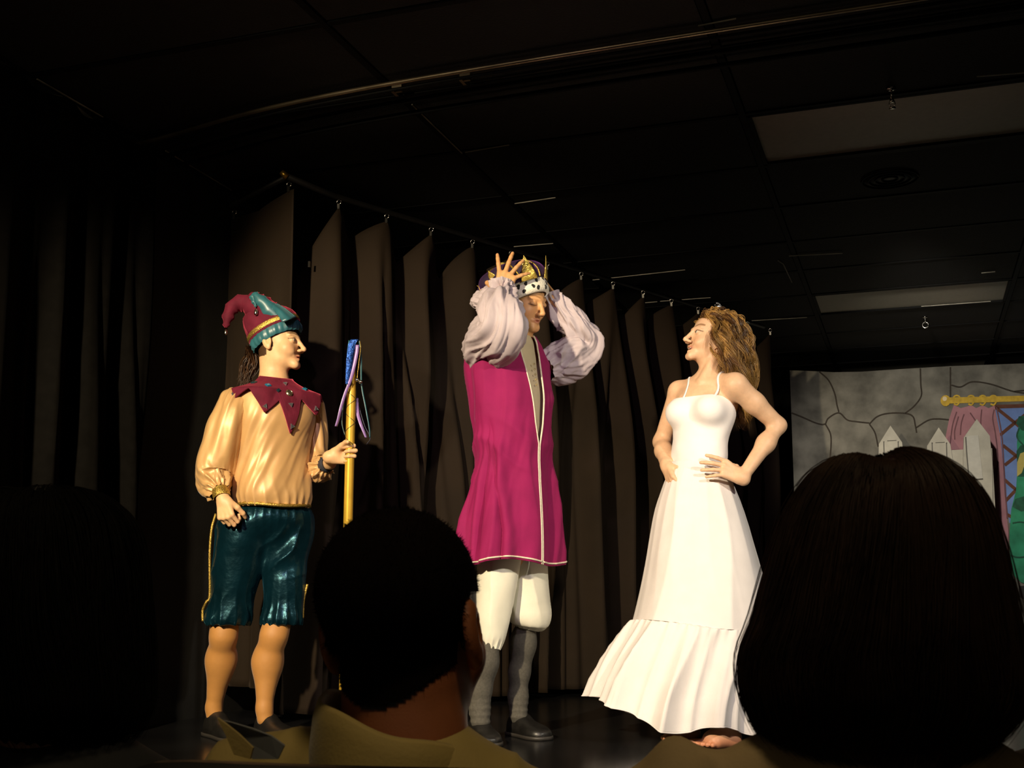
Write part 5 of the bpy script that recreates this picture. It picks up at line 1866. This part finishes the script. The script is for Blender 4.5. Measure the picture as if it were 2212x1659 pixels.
for dz, a, b in ((-.060, .086, .108), (-.040, .0855, .107), (.000, .082, .100), (.014, .078, .096), (.018, .0745, .092), (.013, .071, .089), (-.02, .069, .086)):
    rows.append(cen + np.stack([a * np.cos(th_), b * np.sin(th_), dz - .022 * np.cos(th_) + .004 * np.sin(th_) + .002 * np.sin(th_ * 5)], 1))
A1.mesh('collar', np.array(rows), khaki, parent=sh)
# sharp folds of cloth standing out over the seat back
def prism(A, name, pts, dd0, dd1, mat, parent, th=.006):
    F_ = [A.p(x, y, dd) for (x, y), dd in zip(pts, np.linspace(dd0, dd1, len(pts)))]
    n = len(F_)
    V_ = F_ + [f + np.array([0, th, 0]) for f in F_]
    me = bpy.data.meshes.new(name)
    me.from_pydata([tuple(v) for v in V_], [], [list(range(n)), list(range(2 * n - 1, n - 1, -1))] + [[i, i + n, (i + 1) % n + n, (i + 1) % n] for i in range(n)])
    me.materials.append(mat)
    o = bpy.data.objects.new(name, me); COL.objects.link(o); o.parent = parent
    return o


prism(A1, 'shirt_fold', [(469, 1551), (486, 1563), (515, 1586), (546, 1616), (540, 1640), (505, 1630), (488, 1590)], -.075, -.075, khaki, sh)
prism(A1, 'grey_lining', [(480, 1557), (500, 1561), (545, 1574), (585, 1590), (614, 1611), (600, 1640), (545, 1640), (515, 1590)], -.062, -.055, greyc, sh)
seated_lower(A1, 0, .50, .3, trous)
chair(A1, 745, 1.00, EYE - .140, .38, 'black audience chair behind the khaki shirt, its top edge against the folds')

# ---- long-haired woman
A2 = Actor('person', 1905, 1.05, 'audience member with long dark brown hair and olive top seen from behind', z=HF)
B = SDF()
HW = Head(B, A2.p(1905, 1290, .02), basis(math.pi, 0, 0), .96)
B.rc(HW.p((0, -.02, -.06)), A2.p(1900, 1640, .0), .05, .055, .03)
B.rc(A2.p(1900, 1640, 0), (0, .0, .62), .07, .10, .05)
A2.sdf('body', B, skin, .006, 1, lambda V: HW.colour(V, np.tile(np.array([.45, .22, .11]), (len(V), 1))))
hull = [  # y, left, right, depth half
    (972, 1868, 1925, .030), (985, 1815, 1985, .062), (1010, 1772, 2032, .085), (1050, 1738, 2075, .102), (1110, 1705, 2112, .112), (1180, 1682, 2135, .118), (1260, 1658, 2153, .120), (1340, 1636, 2172, .120),
    (1400, 1612, 2190, .118), (1450, 1606, 2202, .115), (1500, 1612, 2200, .110), (1550, 1632, 2165, .100), (1590, 1665, 2115, .090), (1620, 1735, 2060, .075), (1640, 1830, 2000, .055)]


def hull_fn(A, rows, dd, part=True):
    KK = cr([(*A.p((r[1] + r[2]) / 2, r[0], dd), (A.p(r[2], r[0], dd) - A.p(r[1], r[0], dd))[0] / 2, r[3]) for r in rows], 160)
    def f(th, t):
        i = np.clip(t * 159, 0, 158.999)
        j = i.astype(int); w = (i - j)[..., None]
        k_ = KK[j] * (1 - w) + KK[j + 1] * w
        c, s_ = np.cos(th), np.sin(th)
        x = k_[..., 0] + k_[..., 3] * c
        y = k_[..., 1] + k_[..., 4] * s_
        z = k_[..., 2].copy()
        if part: z = z - .022 * np.exp(-((x - KK[0, 0] + .012) / .012) ** 2) * np.clip(1 - t * 6, 0, 1)
        return np.stack([x, y, z], -1)
    return f


def long_hair(A, rows, dd, mat, ns, seed, fly=60, smat=None):
    smat = smat or mat
    r_ = np.random.default_rng(seed)
    f = hull_fn(A, rows, dd)
    T_, TH_ = np.meshgrid(np.linspace(0, 1, 90), np.linspace(0, 2 * np.pi, 120, endpoint=False), indexing='ij')
    G = f(TH_, T_)
    cen = G.mean((0, 1))
    dirv = G - cen
    dirv /= np.linalg.norm(dirv, axis=-1, keepdims=True)
    G = G - dirv * .004 + dirv * (.003 * ridge(TH_ * 30 + noise(G, 6, seed) * 4))[..., None]
    V_, F_ = gridmesh(G, True, True, True)
    base = mk('hair', V_, F_, mat, A.root)
    n = 26
    tt_ = np.linspace(0, 1, n)
    th0 = r_.random(ns) * 2 * np.pi
    dth = r_.normal(0, .10, ns)
    t0 = r_.random(ns) * .25; t1 = np.clip(.86 + .16 * r_.random(ns), 0, 1)
    TT = t0[:, None] + (t1 - t0)[:, None] * tt_[None]
    TH = th0[:, None] + dth[:, None] * tt_[None] + .03 * np.sin(tt_[None] * 7 + th0[:, None] * 9)
    P = f(TH, TT)
    d_ = P - cen; d_[..., 2] *= .2
    d_ /= np.linalg.norm(d_, axis=-1, keepdims=True)
    lift = np.abs(r_.normal(0, .0030, ns))[:, None] * (.3 + tt_[None] ** 2)
    lift[:fly] += (.002 + .006 * r_.random((fly, 1))) * np.sin(np.pi * np.clip(tt_[None] * 1.15, 0, 1)) ** 1.0
    P = P + d_ * lift[..., None]
    P[..., 2] -= (.012 * r_.random(ns))[:, None] * np.clip(tt_[None] - .8, 0, 1) * 5
    strands(P, .00030 + .00025 * r_.random(ns), 'loose_strands', smat, base, 3)
    return base


hw = M('dark_brown_hair', (.012, .006, .003), .7, spec=.12, var=.5, vscale=40, stretch=(30, 30, 1))
long_hair(A2, hull, .0, hw, 5200, 3, 130, M('hair_strand', (.022, .010, .004), .6, spec=.15, var=.5))
SH = SDF()
SH.rc(A2.p(1455, 1643, .04), A2.p(1462, 1720, .04), .018, .03, .02).rc(A2.p(1455, 1652, .04), A2.p(1378, 1700, .05), .018, .018, .02)
SH.rc(A2.p(1640, 1645, .0), A2.p(1655, 1720, .0), .018, .03, .02).rc(A2.p(1470, 1690, .03), A2.p(1640, 1690, .0), .022, .022, .02)
SH.rc(A2.p(1660, 1668, .0), A2.p(1800, 1690, 0), .020, .026, .02).rc(A2.p(1800, 1700, 0), A2.p(2110, 1702, 0), .026, .024, .03).rc(A2.p(2110, 1702, 0), A2.p(2330, 1716, .03), .024, .030, .03)
SH.rc(A2.p(1900, 1800, 0), (0, 0, .52), .10, .13, .06)
SH.rc(A2.p(1470, 1800, .05), (-.18, .04, .75), .05, .05, .04).rc(A2.p(2330, 1790, .03), (.20, .04, .75), .05, .05, .04)
SH.rc(A2.p(1560, 1790, .02), A2.p(2200, 1790, .02), .045, .045, .05)
A2.sdf('top', SH, olive, .005, 2, None, lambda V, n: .003 * noise(V, 16, 3) + .0025 * ridge(V[:, 0] * 80 + V[:, 1] * 60 + noise(V, 8, 2) * 4))
seated_lower(A2, 0, .50, .3, trous)
chair(A2, 1905, .99, .15, .38, 'black audience chair carrying the person with long dark brown hair')

# ---- third head, deep in shadow beside the left drape
A3 = Actor('person', 120, 1.48, 'audience member in near-black shadow before the left side drape', z=HF)
B = SDF()
H3 = Head(B, A3.p(110, 1300, .02), basis(math.pi - RAD(10), 0, 0), 1.06)
B.rc(H3.p((0, -.02, -.06)), A3.p(115, 1660, 0), .052, .056, .03)
B.rc(A3.p(115, 1660, 0), (0, 0, .62), .07, .10, .05)
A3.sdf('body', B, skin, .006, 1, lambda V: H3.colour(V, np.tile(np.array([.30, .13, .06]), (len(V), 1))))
hull3 = [(1052, 60, 150, .04), (1062, 10, 205, .08), (1090, -40, 250, .112), (1140, -72, 288, .135), (1220, -88, 306, .145), (1300, -92, 312, .145), (1380, -85, 318, .14), (1450, -75, 322, .13), (1520, -60, 318, .12), (1580, -30, 290, .085), (1620, 20, 240, .06)]
long_hair(A3, hull3, .0, M('black_hair', (.005, .004, .003), .8, spec=.08, var=.4), 1500, 8, 20)
SH = SDF()
SH.rc(A3.p(40, 1690, .0), A3.p(-230, 1760, .03), .05, .055, .04).rc(A3.p(180, 1690, .0), A3.p(430, 1770, .03), .05, .055, .04)
SH.rc(A3.p(110, 1760, 0), (0, 0, .52), .11, .13, .06)
A3.sdf('jacket', SH, M('black_jacket', (.010, .010, .011), .85), .007, 2)
seated_lower(A3, 0, .50, .3, trous)
chair(A3, 120, 1.42, .15, .38, 'black audience chair carrying the shadowed person beside the left drape')
